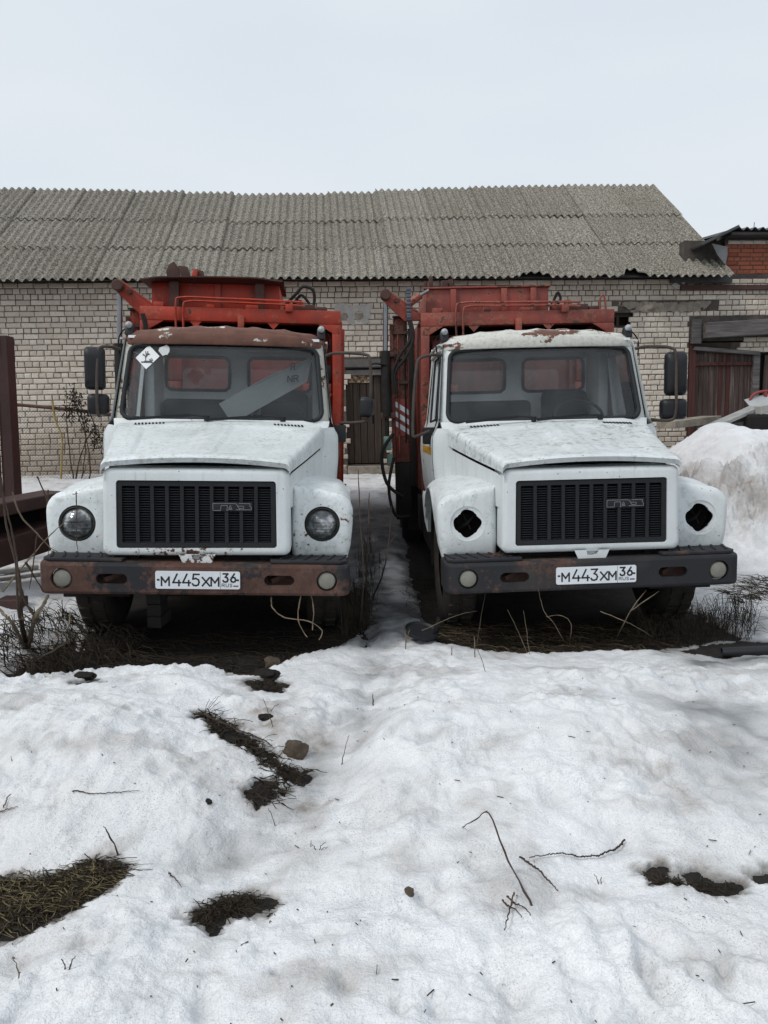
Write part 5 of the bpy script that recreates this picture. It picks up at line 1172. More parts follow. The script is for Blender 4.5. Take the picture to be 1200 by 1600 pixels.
# mirrors: bracket paths and mirror boxes in truck space (y back)
MA['mirrors'] = {-1: dict(path=[(-.83, 1.62, 2.10), (-.90, 1.55, 2.11), (-.955, 1.48, 2.09), (-.965, 1.46, 2.0), (-.97, 1.44, 1.80), (-.97, 1.44, 1.60), (-.96, 1.46, 1.56)],
                          boxes=[(-1.0, 1.50, 1.935, .155, .335, R(8)), (-.98, 1.50, 1.655, .165, .165, R(8))]),
                 1: dict(path=[(.82, 1.60, 2.08), (.90, 1.55, 2.10), (1.12, 1.50, 2.09), (1.165, 1.48, 2.05), (1.175, 1.46, 1.90), (1.175, 1.46, 1.65), (1.16, 1.46, 1.57), (1.10, 1.48, 1.545), (.93, 1.50, 1.535)], boxes=[(1.145, 1.46, 1.665, .16, .16, R(72))], hinge=(.93, 1.52, 1.47))}
MB2['mirrors'] = {-1: dict(path=[(-.81, 1.60, 2.10), (-.90, 1.56, 2.10), (-1.0, 1.52, 2.07), (-1.03, 1.50, 1.98), (-1.06, 1.46, 1.70), (-1.07, 1.45, 1.47), (-1.05, 1.46, 1.44), (-.93, 1.5, 1.48)], boxes=[], hinge=(-.93, 1.58, 1.46)),
                  1: dict(path=[(.81, 1.62, 2.12), (.90, 1.55, 2.13), (1.05, 1.48, 2.11), (1.09, 1.46, 2.05), (1.09, 1.44, 1.80), (1.09, 1.44, 1.58), (1.05, 1.46, 1.52), (.90, 1.5, 1.53)], boxes=[(1.11, 1.50, 1.90, .175, .36, R(-8)), (1.095, 1.50, 1.61, .215, .17, R(-8))])}
MA['wipers'] = [(-.10, -.42, .0), (.48, .12, .0)]; MB2['wipers'] = [(-.12, -.45, .0), (.42, .12, .005)]
truck_a = make_truck('refuse_truck', (-1.182, 4.72, 0.0), (0, R(0.8), R(4.8)), 'white cabbed refuse truck with rust brown roof, both headlamps and a diamond windscreen sticker', MA, False)
truck_b = make_truck('refuse_truck', (1.372, 4.89, 0.0), (0, R(-1.4), R(1.2)), 'white cabbed refuse truck with empty headlamp holes and a yellow stripe on its door', MB2, True)
# ------------------------------------------------------------------ smaller things
M_BARK = simple('dark_twig', (0.060, 0.043, 0.033), 0.85, 0, 0.45, 20, 0.4, 0.2)
M_CANE = simple('pale_cane', (0.17, 0.135, 0.095), 0.85, 0, 0.4, 20, 0.3, 0.2)
M_STRAW = simple('straw', (0.115, 0.088, 0.050), 0.9, 0, 0.5, 12, 0.3, 0.15)
M_DEAD = simple('dead_weed', (0.032, 0.025, 0.018), 0.9, 0, 0.5, 12, 0.3, 0.15)
M_GREENSTRAW = simple('yellow_green_straw', (0.14, 0.115, 0.062), 0.9, 0, 0.5, 14, 0.3, 0.15)
M_BROWNST = simple('brown_painted_steel', (0.048, 0.023, 0.020), 0.6, 0, 0.3, 5, 0.25, 0.35)
M_STONE = simple('field_stone', (0.085, 0.066, 0.048), 0.9, 0, 0.5, 9, 0.8, 0.2)
M_WHITEPIPE = simple('dirty_white_pipe', (0.42, 0.41, 0.38), 0.8, 0, 0.35, 8, 0.4, 0.2)
M_YPOLE = simple('flaking_yellow', (0.30, 0.215, 0.075), 0.7, 0, 0.35, 14, 0.3)
M_SHEETMETAL = simple('pale_sheet_metal', (0.38, 0.40, 0.40), 0.55, 0.2, 0.15, 5, 0.15)
M_WIRE = simple('galvanised_wire', (0.16, 0.14, 0.12), 0.6, 0.4, 0.3, 12, 0.1)
rs = random.Random(23)

def path3(pts):                       # (px, py, Y) or (px, py) on the ground -> world
    return [at(*p) if len(p) == 3 else gp(*p) for p in pts]
def stick(mb, P_, r0, r1=None, jit=0.002, n=5, lift=0.0):
    Q = smooth_path(P_, 5); k = len(Q) - 1; r1 = r0 * 0.45 if r1 is None else r1
    Q = [q + Vector((rs.uniform(-jit, jit), rs.uniform(-jit, jit), rs.uniform(-jit, jit) + lift)) for q in Q]
    mb.tube(Q, [(r0 + (r1 - r0) * i / max(k, 1)) * rs.uniform(.72, 1.25) for i in range(k + 1)], n)
    return Q
def ground_line(pts, h=0.004):        # a twig lying on the snow follows the relief
    Q = [gp(*p) for p in pts]; out = []
    for a, b in zip(Q[:-1], Q[1:]):
        for k in range(4):
            c = a.lerp(b, k / 4); out.append(Vector((c.x, c.y, zs(c.x, c.y) + h)))
    out.append(Q[-1] + Vector((0, 0, h))); return out
def own_origin(o):                    # put the object's origin at the base of its mesh
    me = o.data; n = len(me.vertices); co = np.empty(n * 3); me.vertices.foreach_get('co', co); co = co.reshape(-1, 3)
    c = np.array([co[:, 0].mean(), co[:, 1].mean(), co[:, 2].min()]); me.vertices.foreach_set('co', (co - c).reshape(-1)); me.update(); o.location = Vector(c); return o

def strands(name, label, n, where, length, rise, r, m, flat=0.0, kind='stuff', seg=4, droop=0.5):
    """a mass of dry stalks: where() gives a foot, each stalk arcs up and over"""
    V, F = [], []
    for _ in range(n):
        x, y = where(); z = zs(x, y); L = length * rs.uniform(0.4, 1.25); a = rs.uniform(0, 2 * math.pi); h = rise * rs.uniform(0.15, 1.0)
        d = Vector((math.cos(a), math.sin(a) * 0.7, 0)); b = rs.uniform(-0.5, 0.5); s_ = Vector((-d.y, d.x, 0)); base = len(V)
        for k in range(seg + 1):
            t = k / seg; up = h * (math.sin(min(t * (1 + droop), 1.4) * math.pi / 2)) * (1 - flat * t)
            p = Vector((x, y, z - 0.004)) + d * L * (1 - h / (length + rise)) * t + s_ * b * L * t * t * 0.5 + Vector((rs.uniform(-1, 1), rs.uniform(-1, 1), 0)) * 0.008 + Vector((0, 0, up + 0.004))
            rr = r * (1 - 0.6 * t)
            for q in range(3): V.append(tuple(p + Vector((math.cos(q * 2.09), math.sin(q * 2.09) * 0.6, math.sin(q * 2.09 + 1) * 0.8)) * rr))
        for k in range(seg):
            for q in range(3):
                a0 = base + k * 3 + q; a1 = base + k * 3 + (q + 1) % 3; F.append((a0, a1, a1 + 3, a0 + 3))
    me = bpy.data.meshes.new(name); me.from_pydata(V, [], F); o = link(name, me, m, None, 0)
    return tag(o, label, None, None, kind)
def in_px(pts, z=0.08):
    poly = [gz(a, b, z) for a, b in pts]; xs_ = [p[0] for p in poly]; ys_ = [p[1] for p in poly]
    def f():
        for _ in range(60):
            x, y = rs.uniform(min(xs_), max(xs_)), rs.uniform(min(ys_), max(ys_))
            if float(poly_sd(np.array([x]), np.array([y]), poly)[0]) < 0: return x, y
        return x, y
    return f

# ---- dead vegetation that cannot be counted
strands('dead_grass', 'tangle of dead brambles beside the rusty bumper', 650, in_px([(-30, 1060), (40, 1055), (120, 1035), (215, 1032), (215, 985), (150, 955), (60, 965), (-30, 1000)]), 0.30, 0.20, 0.0035, M_DEAD, 0.5)
strands('dead_grass', 'trampled dead grass under the rusty bumper', 420, in_px([(200, 1034), (380, 1045), (450, 1008), (560, 985), (560, 960), (200, 985)]), 0.22, 0.05, 0.003, M_DEAD, 0.8)
strands('dead_grass', 'flattened reeds in front of the dark bumper', 700, in_px([(655, 988), (760, 1003), (900, 1005), (1010, 998), (1010, 965), (660, 960)]), 0.32, 0.07, 0.003, M_DEAD, 0.7)
strands('dead_grass', 'bleached straw lying before the dark bumper', 220, in_px([(655, 988), (760, 1003), (900, 1005), (1010, 998), (1010, 965), (660, 960)]), 0.34, 0.06, 0.003, M_STRAW, 0.7)
strands('dry_weeds', 'fuzzy dry weeds at the end of the dark bumper', 650, in_px([(990, 998), (1100, 992), (1180, 985), (1180, 950), (990, 955)]), 0.20, 0.24, 0.0022, M_DEAD, 0.2)
strands('dry_weeds', 'tuft of dry weeds at the inner end of the rusty bumper', 420, in_px([(535, 985), (575, 975), (580, 945), (540, 945)]), 0.16, 0.38, 0.0024, M_DEAD, 0.25)
strands('dead_grass', 'matted yellow green grass in the thawed patch', 520, in_px([(-30, 1345), (60, 1348), (130, 1330), (170, 1325), (180, 1345), (110, 1398), (0, 1432), (-30, 1436)], 0.16), 0.13, 0.03, 0.0018, M_GREENSTRAW, 0.8)
strands('dead_grass', 'brown grass roots in the thawed patch', 750, in_px([(-30, 1340), (60, 1345), (150, 1312), (188, 1330), (180, 1352), (110, 1406), (0, 1442), (-30, 1446)], 0.16), 0.12, 0.03, 0.0022, M_DEAD, 0.8)
strands('dead_grass', 'dead grass in the small thawed hole', 220, in_px([(300, 1412), (345, 1372), (390, 1364), (415, 1378), (335, 1415), (322, 1428)], 0.16), 0.09, 0.03, 0.002, M_DEAD, 0.7)
strands('dead_grass', 'roots and stalks in the thawed strip by the stone', 260, in_px([(310, 1102), (350, 1112), (392, 1143), (445, 1163), (482, 1175), (450, 1196), (428, 1220), (400, 1230), (385, 1205), (420, 1186), (380, 1160), (322, 1130)], 0.16), 0.13, 0.05, 0.0028, M_DEAD, 0.5)
strands('dead_grass', 'wet leaves in the narrow thawed strip', 90, in_px([(1005, 1352), (1060, 1368), (1150, 1368), (1130, 1386), (1020, 1374)], 0.16), 0.07, 0.015, 0.003, M_DEAD, 0.8)
strands('dead_grass', 'dead grass beside the snow heap', 260, in_px([(1130, 905), (1200, 885), (1215, 915), (1150, 930)], 0.15), 0.25, 0.06, 0.003, M_DEAD, 0.6)
strands('dry_weeds', 'sparse dry stalks along the passage between the trucks', 110, in_px([(560, 960), (590, 940), (600, 880), (575, 850), (556, 880)]), 0.12, 0.30, 0.0022, M_DEAD, 0.2)
strands('dead_grass', 'dead stalks on the ice beside the front tyre of the striped truck', 90, in_px([(625, 945), (690, 960), (690, 900), (640, 890)]), 0.20, 0.10, 0.0025, M_DEAD, 0.5)
strands('dead_grass', 'dead grass round the wide black clod', 70, in_px([(384, 1048), (415, 1041), (446, 1046), (438, 1058), (398, 1060)], 0.16), 0.09, 0.03, 0.0025, M_DEAD, 0.6)
# grit, leaf scraps and tiny twigs scattered over the snow
lt = MB()
for _ in range(150):
    y = 1.5 * math.exp(rs.uniform(0, math.log(4.1 / 1.5))); x = rs.uniform(-0.56, 0.56) * y; z = zs(x, y) + 0.003; a = rs.uniform(0, 6.28); l_ = rs.uniform(0.003, 0.010) if rs.random() < 0.85 else rs.uniform(0.015, 0.035)
    lt.bar((x, y, z), (x + math.cos(a) * l_, y + math.sin(a) * l_, z + rs.uniform(0, 0.006)), rs.uniform(0.0015, 0.003), 0.002)
tag(lt.build('debris', M_BARK, None, 0), 'specks of bark and twig scattered over the snow', None, None, 'stuff')

# ---- twigs lying on or sticking out of the snow, one by one
def twig(label, lines, r=0.0035, m=M_BARK, name='twig', group='twigs on the snow'):
    mb = MB()
    for ln in lines:
        stick(mb, ln, r * 0.58)
    return tag(own_origin(mb.build(name, m, None, 60)), label, 'twig', group)
G = ground_line
def up(px, py, qx, qy, tilt=0.0):     # a stalk that leaves the ground at (px,py) and ends at pixel (qx,qy)
    a = gp(px, py); b = at(qx, qy, a.y + tilt); return [a - Vector((0, 0, 0.02)), a.lerp(b, 0.5), b]
p1 = gp(832, 1416); twig('long kinked twig bent over in the middle of the snow', [[p1, at(795, 1345, p1.y + .14), at(764, 1271, p1.y + .22), at(745, 1280, p1.y + .24), gp(722, 1292)]], 0.006)
twig('curved forked twig lying to the right of the kinked twig', [G([(975, 1318), (960, 1333), (935, 1342), (900, 1343), (870, 1339), (828, 1346)], .012), G([(812, 1344), (845, 1368), (872, 1398)], .012)], 0.006)
twig('crossed short sticks below the kinked twig', [G([(803, 1405), (788, 1465)], .02), G([(785, 1412), (815, 1440)], .012), G([(793, 1408), (829, 1439)], .016)], 0.005)
twig('thin straight twig flat on the snow above the grassy patch', [G([(113, 1238), (160, 1242), (218, 1237)], .006)], 0.004)
twig('dark stalk sticking up at the corner of the grassy patch', [up(188, 1336, 162, 1291)], 0.006)
twig('tiny forked twig in the lower left snow', [up(104, 1514, 118, 1495), up(104, 1514, 97, 1499)], 0.004)
twig('pale stalk leaning beside the snow pit', [up(32, 1528, 20, 1494)], 0.0035, M_CANE)
twig('short twig left of the small thawed hole', [G([(264, 1364), (283, 1388)], .006)], 0.004)
twig('forked twig at the far left edge above the grassy patch', [G([(-4, 1271), (28, 1263)], .006), G([(6, 1266), (18, 1245)], .01)], 0.004)
twig('thin twig standing in the hollow below the stone', [up(432, 1290, 419, 1262)], 0.0035)
twig('small sprig of three twigs in the middle of the snow', [up(495, 1328, 508, 1316), up(495, 1328, 512, 1324), up(495, 1328, 488, 1320)], 0.003)
twig('dark stub standing between the stone and the dark bumper', [up(583, 1102, 582, 1084)], 0.007)
twig('stout stub with a side shoot in front of the gap between the trucks', [up(634, 1014, 634, 984), up(634, 1004, 640, 984)], 0.008, M_CANE)
twig('cut stub left of the canes in the bank', [up(706, 1024, 706, 1010)], 0.008, M_CANE)
twig('upright cut cane at the edge of the bank', [up(742, 1026, 741, 994)], 0.008, M_CANE)
twig('trailing twig hanging down from the cut cane', [up(760, 1050, 745, 1012)], 0.004)
twig('small split twig right of the forked twig', [up(938, 1380, 928, 1366), up(938, 1380, 940, 1370)], 0.003)
twig('curved grass stem in the hollow beside the stone', [up(532, 1195, 545, 1148)], 0.0035)
twig('bent stalk above the stone', [up(428, 1136, 410, 1090), up(420, 1110, 436, 1100)], 0.0035)
twig('brush of fine twigs at the top of the thawed strip', [up(318, 1112, 350, 1082), up(318, 1112, 338, 1088), up(318, 1112, 328, 1092), up(320, 1114, 345, 1096)], 0.003)
twig('long root lying in the thawed strip', [G([(318, 1122), (345, 1135), (380, 1150), (425, 1172)], .02)], 0.010)

# ---- canes in front of the dark bumper
def cane(label, lines, r=0.0042): return twig(label, lines, r, M_CANE, 'dry_cane', 'dry canes in front of the dark bumper')
cane('pale cane leaning right from the cut cane', [up(744, 1008, 758, 928, -.05)])
cane('pale cane leaning left in front of the bumper, tallest of its pair', [up(826, 1020, 793, 953)])
cane('straight pale cane right of the left-leaning cane', [up(828, 1022, 818, 954)])
cane('pale hooked cane looping under the number plate ending in 443', [[gp(884, 1006), at(866, 975, 4.55), at(850, 955, 4.6), at(841, 920, 4.6)], [gp(890, 1004), at(892, 975, 4.55), at(876, 962, 4.6), at(853, 964, 4.6)]])
cane('pale cane crossing low below the bumper', [[at(938, 955, 4.6), at(985, 975, 4.5), gp(1026, 998)]])
cane('pale stem lying flat in the reeds', [[at(660, 985, 4.55), at(712, 962, 4.75), at(745, 955, 4.9)]])
cane('forked grey branch rising behind the number plate ending in 443', [[gp(962, 1000), at(985, 955, 4.85), at(1010, 922, 4.95)], [at(985, 955, 4.85), at(1030, 924, 4.95)]], 0.008)
# saplings in the passage
for lb, ln, r in (('tall thin sapling in the passage nearest the white wing', [gp(562, 985), at(568, 900, 5.0), at(562, 800, 5.05), at(560, 735, 5.1)], .006),
                  ('straight sapling in the middle of the passage', [gp(568, 965), at(575, 860, 5.2), at(577, 770, 5.3)], .007),
                  ('bowed forked sapling leaning over the grey ice', [gp(582, 935), at(600, 890, 5.3), at(608, 840, 5.35), at(612, 790, 5.4)], .006),
                  ('flat bent stem lying across the grey ice', [gp(582, 966), at(620, 962, 4.9), gp(648, 950)], .004)):
    mb = MB(); stick(mb, ln, r)
    if 'forked' in lb: stick(mb, [at(608, 850, 5.35), at(615, 840, 5.4), at(622, 832, 5.45)], .004)
    tag(own_origin(mb.build('sapling', M_BARK, None, 60)), lb, 'sapling', 'saplings between the trucks')

# ---- bare shrub at the left edge
sh = empty('bare_shrub', gp(38, 1012)); tag(sh, 'bare many-stemmed shrub growing beside the rusty bumper', 'shrub'); o0 = sh.location
stems = [([gp(40, 1010), at(30, 960, 4.45), at(24, 880, 4.5), at(10, 820, 4.55), at(2, 745, 4.6)], .010), ([gp(42, 1010), at(34, 950, 4.45), at(26, 870, 4.5), at(14, 810, 4.5), at(4, 770, 4.5)], .008),
         ([gp(44, 1012), at(55, 965, 4.5), at(68, 945, 4.55), at(76, 930, 4.6)], .018), ([gp(38, 1012), at(20, 975, 4.4), at(2, 955, 4.4), at(-15, 930, 4.4)], .014),
         ([at(3, 925, 4.5), at(40, 880, 4.6), at(70, 845, 4.7), at(98, 818, 4.78)], .006), ([at(54, 962, 4.5), at(42, 945, 4.5), at(34, 925, 4.5), at(30, 890, 4.5)], .010),
         ([at(20, 770, 4.55), at(32, 805, 4.6), at(58, 834, 4.65), at(78, 855, 4.7), at(90, 862, 4.72)], .006), ([at(58, 744, 5.0), at(74, 785, 5.0), at(78, 835, 4.95), at(82, 870, 4.9)], .006),
         ([at(75, 765, 5.0), at(75, 800, 4.98), at(80, 830, 4.95), at(74, 875, 4.9)], .005), ([at(119, 768, 4.62), at(120, 800, 4.62), at(120, 850, 4.62), at(124, 873, 4.62)], .0035), ([at(113, 772, 4.62), at(122, 771, 4.62)], .003),
         ([at(58, 835, 4.6), at(52, 880, 4.55), at(46, 920, 4.5)], .005), ([at(40, 878, 4.5), at(56, 905, 4.55), at(68, 925, 4.6)], .007),
         ([at(0, 977, 4.4), at(20, 972, 4.45), at(45, 962, 4.5), at(80, 950, 4.5)], .005), ([gp(50, 1035), at(75, 1022, 4.3), at(110, 1000, 4.35)], .008), ([gp(84, 1014), at(92, 1000, 4.4), at(86, 985, 4.45), at(96, 950, 4.5)], .005),
         ([at(110, 958, 4.6), at(108, 980, 4.5), gp(112, 1005)], .006), ([gp(8, 1040), at(5, 1000, 4.3), at(10, 960, 4.35)], .005), ([at(30, 935, 4.5), at(34, 965, 4.45), at(50, 973, 4.45), at(66, 968, 4.5), at(68, 955, 4.5), at(60, 952, 4.5)], .006)]
for ln, r in stems:
    mb = MB(); stick(mb, [p - o0 for p in ln], r); mb.build('stem', M_BARK if r < .012 and rs.random() < .75 else M_CANE, sh, 60)

# ---- yard clutter on the left
post = empty('steel_post', at(10, 800, 7.3)); tag(post, 'tall dark brown steel post with a cap at the left edge', 'post'); post.location.z = 0.15
def pb(n_, x0, x1, y0, y1, z0, z1, bev=.006): MB().box(x0, x1, y0, y1, z0 - .15, z1 - .15).build(n_, M_BROWNST, post, 0, bev)
zt = at(10, 521, 7.3).z; xr = at(14, 600, 7.27).x - post.location.x
pb('flange', xr - .40, xr - .13, -.02, .0, .15, zt - .16); pb('edge_flange', xr - .09, xr, -.03, .12, .15, zt - .02); pb('web', xr - .128, xr - .092, .002, .04, .15, zt - .16); pb('cap', xr - .42, xr - .092, -.06, .02, zt - .155, zt)
tr = empty('steel_channel', at(40, 860, 6.3)); tag(tr, 'dark brown steel channel lying on its side before the steel post', 'steel channel')
A_, B_ = at(-70, 806, 5.9), at(86, 776, 6.75)
def trb(n_, a, b, w_, h_, m_=M_BROWNST): MB().bar(a - tr.location, b - tr.location, w_, h_).build(n_, m_, tr, 0, .012)
dz = Vector((0, 0, 1)); d = (B_ - A_).normalized(); sidev = Vector((d.y, -d.x, 0))
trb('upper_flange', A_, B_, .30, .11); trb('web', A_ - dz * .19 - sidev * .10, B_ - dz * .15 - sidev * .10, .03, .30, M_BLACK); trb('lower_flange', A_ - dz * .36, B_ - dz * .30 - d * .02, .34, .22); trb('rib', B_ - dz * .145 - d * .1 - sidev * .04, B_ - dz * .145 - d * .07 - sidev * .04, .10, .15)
for lb, a, b, r in (('upper of two dirty white pipes lying left of the rusty bumper', (-20, 900), (58, 889), .024), ('lower of two dirty white pipes lying left of the rusty bumper', (-20, 912), (64, 900), .018)):
    q, w = gp(*a), gp(*b); mb = MB().tube([q + dz * .02, w + dz * .02], r, 10); tag(own_origin(mb.build('white_pipe', M_WHITEPIPE, None, 60)), lb, 'pipe', 'white pipes on the snow')
q = gp(24, 948); tag(own_origin(MB().box(q.x - .12, q.x + .06, q.y - .06, q.y + .1, q.z - .02, q.z + .07).build('timber_offcut', M_BROWNST, None, 0, .012)), 'black timber offcut in the snow below the white pipes', 'timber')

# chain-link fence with a yellow post and a dead climber
FY = 13.2; f0 = at(20, 745, FY); fence = empty('chain_link_fence', (f0.x, FY, f0.z - .05)); tag(fence, 'sagging chain-link fence with a rusty top pipe in front of the brick wall', 'fence')
fw = at(176, 700, FY).x - f0.x; fh = at(20, 640, FY).z - f0.z + .05; wr = MB(); c_ = .055
k = -int(fh / c_)
while k * c_ < fw:
    for s in (1, -1):
        x0 = k * c_ if s > 0 else k * c_ + fh; a0, a1 = (x0, x0 + fh) if s > 0 else (x0, x0 - fh); lo, hi = max(min(a0, a1), 0), min(max(a0, a1), fw)
        if hi - lo > .03:
            zf = (lambda x: (x - x0) * s); wr.tube([(lo, .006 * s, zf(lo)), (hi, .006 * s, zf(hi))], .0022, 3, False)
    k += 1
w_o = wr.build('wire_netting', M_WIRE, fence, 0); w_o['kind'] = 'stuff'
MB().tube([at(10, 631, FY) - fence.location, at(100, 639, FY) - fence.location, at(178, 648, FY) - fence.location], .028, 8).build('top_pipe', M_DARKSTEEL, fence, 60)
yp = MB().tube(smooth_path([at(95, 752, FY - .05), at(97, 700, FY - .05), at(96, 680, FY - .05), at(86, 655, FY - .05), at(82, 626, FY - .05)], 5), .017, 8)
tag(own_origin(yp.build('yellow_pole', M_YPOLE, None, 60)), 'bent flaking yellow pole against the chain-link fence', 'pole')
vine = empty('dead_climber', at(118, 748, FY - .1)); tag(vine, 'dead climbing plant hanging over the chain-link fence', 'plant'); v0 = vine.location
for ln in ([(115, 748), (108, 700), (104, 650), (112, 625)], [(128, 748), (134, 690), (128, 650), (118, 628)], [(118, 748), (130, 700), (150, 665), (156, 690)], [(140, 748), (138, 700), (120, 640), (108, 615)], [(104, 655), (118, 640), (140, 645), (150, 672)]):
    mb = MB(); stick(mb, [at(a, b, FY - rs.uniform(.05, .2)) - v0 for a, b in ln], .014, .006, .012); mb.build('stem', M_BARK, vine, 60)
lf = MB()
for _ in range(420):
    cx_, cy_ = rs.choice([(110, 645, ), (122, 632), (132, 650), (146, 672), (152, 690), (112, 618)]); p = at(cx_ + rs.gauss(0, 6), cy_ + rs.gauss(0, 9), FY - rs.uniform(.02, .25)) - v0
    a = Vector((rs.gauss(0, 1), rs.gauss(0, 1), rs.gauss(-.6, 1))).normalized(); b = a.orthogonal().normalized(); l_ = rs.uniform(.03, .08); lf.add([p - b * .012, p + a * l_, p + b * .012, p - a * l_ * .3], [(0, 1, 2, 3)])
o = lf.build('withered_leaves', M_DEAD, vine, 0); o['kind'] = 'stuff'

# ---- clutter on the right
def plank(label, a, b, w_, h_, m_=M_GREYWOOD, cat='board', name='old_board'):
    a, b = Vector(a), Vector(b); o = MB().bar(a - a, b - a, w_, h_).build(name, m_, None, 0, .004); o.location = a; return tag(o, label, cat)
plank('long grey board sloping up out of the snow heap', at(1100, 672, 11.9), at(1182, 636, 12.3), .26, .05, simple('snowy_board', (.30, .30, .29), .8, 0, .3, 8, .4))
plank('thin grey batten below the sloping board', at(1112, 672, 12.0), at(1180, 656, 12.2), .06, .05)
plank('grey rail running out to the right above the snow heap', at(1160, 655, 12.3), at(1230, 642, 12.4), .08, .07, M_LINTEL)
plank('thick timber lying at the foot of the wooden gate', at(1040, 664, 12.9), at(1112, 655, 13.4), .4, .12, M_CONC, 'timber', 'squared_timber')
c = at(1200, 636, 12.4); sm = MB().box(-.24, .4, -.3, .3, -.01, .01); o = sm.build('metal_sheet', M_SHEETMETAL, None, 0, .004); o.location = c; o.rotation_euler = (R(38), R(-14), 0); tag(o, 'pale sheet of metal on top of the scrap at the right edge', 'metal sheet')
for lb, px_, py_ in (('small grey block on the scrap at the right edge under the metal sheet', 1190, 640), ('grey block below the grey rail at the right edge', 1176, 662)):
    c = at(px_, py_, 12.1); loose_brick(c, (0, R(-10), R(20)), lb, M_CEMENT, name='concrete_block', size=(.16, .14, .13)); 
rt = MB().tube(smooth_path([at(1170, 640, 12.6), at(1172, 624, 12.6), at(1182, 614, 12.6), at(1200, 611, 12.6), at(1225, 612, 12.6)], 5), .022, 8).tube([at(1196, 612, 12.6), at(1196, 640, 12.6)], .03, 8)
tag(own_origin(rt.build('red_tube_frame', simple('old_red_tube', (.24, .04, .035), .6, 0, .3, 8), None, 60)), 'bent red tube frame standing in the scrap at the right edge', 'tube frame')
bk_ = MB().box(-.35, 1.0, -.2, .4, -.6, .25).build('dark_scrap', M_CHASSIS, None, 0, .05); bk_.location = at(1192, 672, 12.2); tag(bk_, 'dark machine housing half buried behind the snow heap', 'scrap')
a, b = gp(1128, 1024), gp(1225, 1021)
pi_ = MB(); P0, P1 = a + dz * .028, b + dz * .03; pi_.tube([P0, P1], .034, 16, False).tube([P0 + (P1 - P0) * .002, P1], .027, 16, False)
tag(own_origin(pi_.build('black_pipe', M_BLACKPL, None, 60)), 'short black plastic pipe lying at the right edge of the bank', 'pipe')
c = gp(1152, 842); can = MB().lathe([(.001, -.05), (.062, -.05), (.065, -.045), (.065, .05), (.058, .055), (.052, .02), (.001, .02)], (0, 0, 0), 'z', 18); can.bar((.06, 0, .02), (.10, 0, .05), .02, .01)
o = can.build('plastic_cap', M_BLACKPL, None, 50); o.location = c + dz * .05; o.rotation_euler = (R(70), R(10), 0); tag(o, 'black plastic cap lying at the foot of the snow heap', 'cap')
mb = MB(); stick(mb, [gp(1148, 815) + dz * .3, gp(1165, 825) + dz * .28, gp(1182, 830) + dz * .22], .012); tag(own_origin(mb.build('twig', M_BARK, None, 60)), 'dark branch lying on the front of the snow heap', 'twig', 'twigs on the snow')

# black flap hanging beside the front wheel of the striped truck
c = at(658, 938, 5.1); fl = MB(); fl.lathe([(.001, .0), (.10, .004), (.115, .012), (.118, .03), (.11, .032), (.10, .018), (.001, .014)], (0, 0, 0), 'z', 24); fl.bar((.09, 0, .02), (.10, 0, .14), .03, .02)
o = fl.build('rubber_dish', M_BLACKPL, None, 50); o.location = (c.x, c.y, zs(c.x, c.y) + .04); o.rotation_euler = (R(14), R(8), 0); tag(o, 'flat black rubber dish on the ice beside the front tyre', 'rubber dish')

# stone, clods
def rock(label, px_, py_, s, m_, name='stone', seed=1, cat='stone', squash=.7):
    bm = bmesh.new(); bmesh.ops.create_icosphere(bm, subdivisions=3, radius=1.0); r_ = random.Random(seed); off = r_.uniform(0, 50)
    for v in bm.verts:
        n_ = v.co.normalized(); k_ = 1 + .55 * float(pn(n_.x * 1.3 + off, n_.y * 1.3 + n_.z * 1.7)) + .16 * float(pn(n_.x * 5 + off, n_.z * 5 + n_.y * 4))
        q_ = max(abs(n_.x * .9 + n_.y * .3), abs(n_.y), abs(n_.z + .2 * n_.x), .5); v.co = Vector((n_.x, n_.y, n_.z * squash)) * k_ * (.75 + .25 / q_ * .75)
    bmesh.ops.scale(bm, vec=(s[0], s[1], s[2]), verts=bm.verts); me = bpy.data.meshes.new(name); bm.to_mesh(me); bm.free()
    o = link(name, me, m_, None, 50); p_ = gp(px_, py_); o.location = p_ + Vector((0, s[1] * .8, s[2] * squash * .25)); o.rotation_euler = (0, r_.uniform(-.2, .2), r_.uniform(0, 3)); return tag(o, label, cat)
rock('brown angular stone sitting in the hollow of the snow', 460, 1184, (.055, .05, .075), M_STONE, seed=3)
rock('wide black clod of earth in the bank before the rusty bumper', 414, 1060, (.10, .05, .045), M_MUD, 'earth_clod', 5, 'clod')
rock('greyish clod behind the wide black clod', 424, 1040, (.06, .05, .055), M_STONE, 'earth_clod', 7, 'clod')
rock('small dark clod above the stone', 413, 1126, (.034, .03, .028), M_MUD, 'earth_clod', 9, 'clod')
rock('small black clod in the bank left of the bumper', 130, 1060, (.07, .04, .03), M_MUD, 'earth_clod', 11, 'clod')
rock('tiny dark lump on the snow below the stone', 325, 1255, (.022, .012, .010), M_MUD, 'earth_clod', 13, 'clod')
rock('dark wood chip standing in a pit of the snow', 640, 1400, (.016, .014, .022), M_STONE, 'earth_clod', 15, 'clod')
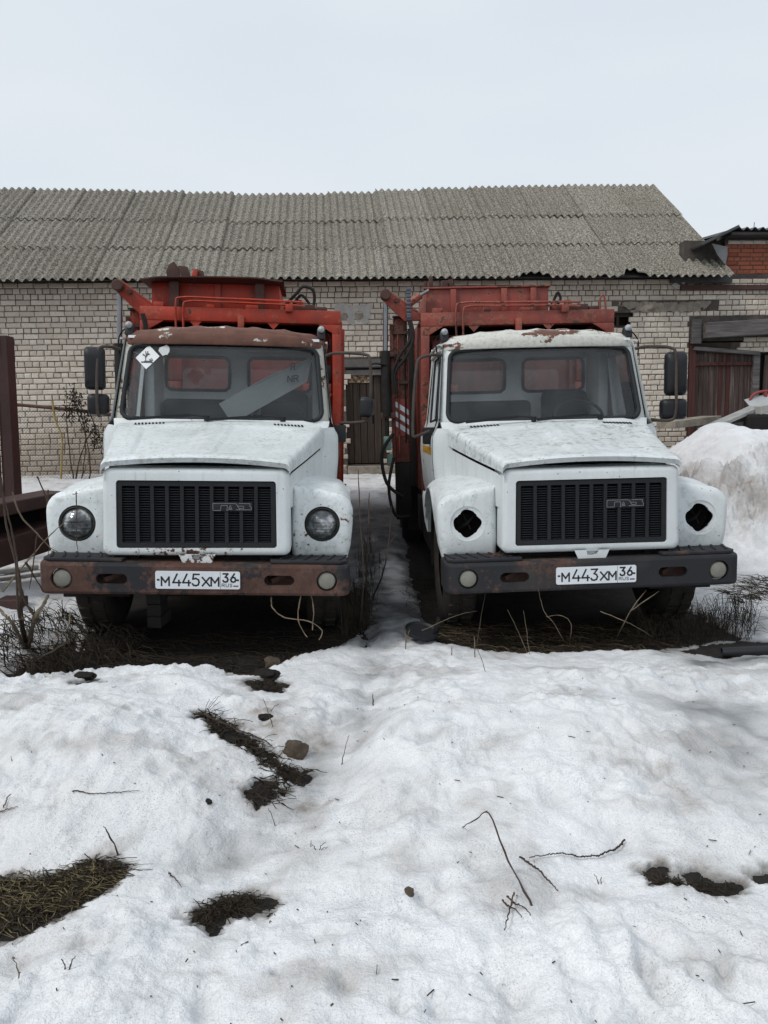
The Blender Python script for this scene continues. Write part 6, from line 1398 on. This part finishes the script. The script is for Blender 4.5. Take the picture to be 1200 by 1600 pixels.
# bricks stacked under the rusty bumper
q = at(246, 950, 5.7); q.z = zs(q.x, q.y)
for k, lb in enumerate(('lowest of four grey bricks stacked under the rusty bumper', 'second from the ground of four grey bricks stacked under the rusty bumper', 'third from the ground of four grey bricks stacked under the rusty bumper', 'topmost of four grey bricks stacked under the rusty bumper')):
    loose_brick((q.x + (.012, 0, .006, -.004)[k], q.y, q.z + .044 + k * .092), (0, 0, R((88, 94, 90, 86)[k])), lb, simple('dim_brick_%d' % k, (.065, .062, .06), .9, 0, .3, 8, .4), size=(.25, .105, .088))
# loose wires under the rusty bumper
for lb, ln in (('pale wire looping down under the right end of the rusty bumper', [at(424, 932, 4.8), at(426, 950, 4.75), at(445, 965, 4.7), at(480, 970, 4.65), at(503, 985, 4.65), at(498, 1000, 4.6)]), ('thin pale wire hanging straight down beside the looping wire', [at(470, 930, 4.8), at(466, 955, 4.78), at(468, 975, 4.75), at(480, 996, 4.7)]), ('short frayed wire hanging nearest the front tyre under the rusty bumper', [at(486, 930, 4.82), at(490, 952, 4.8), at(488, 985, 4.75)])):
    mb = MB(); stick(mb, ln, .004, .003); tag(own_origin(mb.build('loose_wire', M_CANE, None, 60)), lb, 'wire', 'wires under the rusty bumper')

# folded banner lying across the dashboard inside the left cab
RA = truck_a.matrix_basis; bn = MB()
cor = [(-.06, 1.66, 1.68), (.02, 1.60, 1.57), (.16, 1.62, 1.58), (.66, 1.82, 1.88), (.70, 1.86, 2.09), (.30, 1.80, 1.90)]
o = MB().add([(x, y, z) for x, y, z in cor] + [(x, y + .012, z) for x, y, z in cor], [(0, 1, 2, 3, 4, 5), (11, 10, 9, 8, 7, 6)]).build('paper_banner', simple('grey_paper', (.31, .33, .33), .8, 0, .1, 4, .1), None, 0)
o.matrix_basis = RA.copy(); tag(o, 'crumpled pale banner lying behind the windscreen with the sticker', 'banner')
tx = MB(); text(tx, [('N', 0, 0, .035, .05), ('R', .05, 0, .035, .05), ('Я', .02, .10, .035, .05)], lambda a, b_: (.50 + a, 1.742 + .4 * a + .1 * b_, 1.87 + b_ + a * .1), .008); t2 = tx.build('banner_letters', M_INK, o, 0)
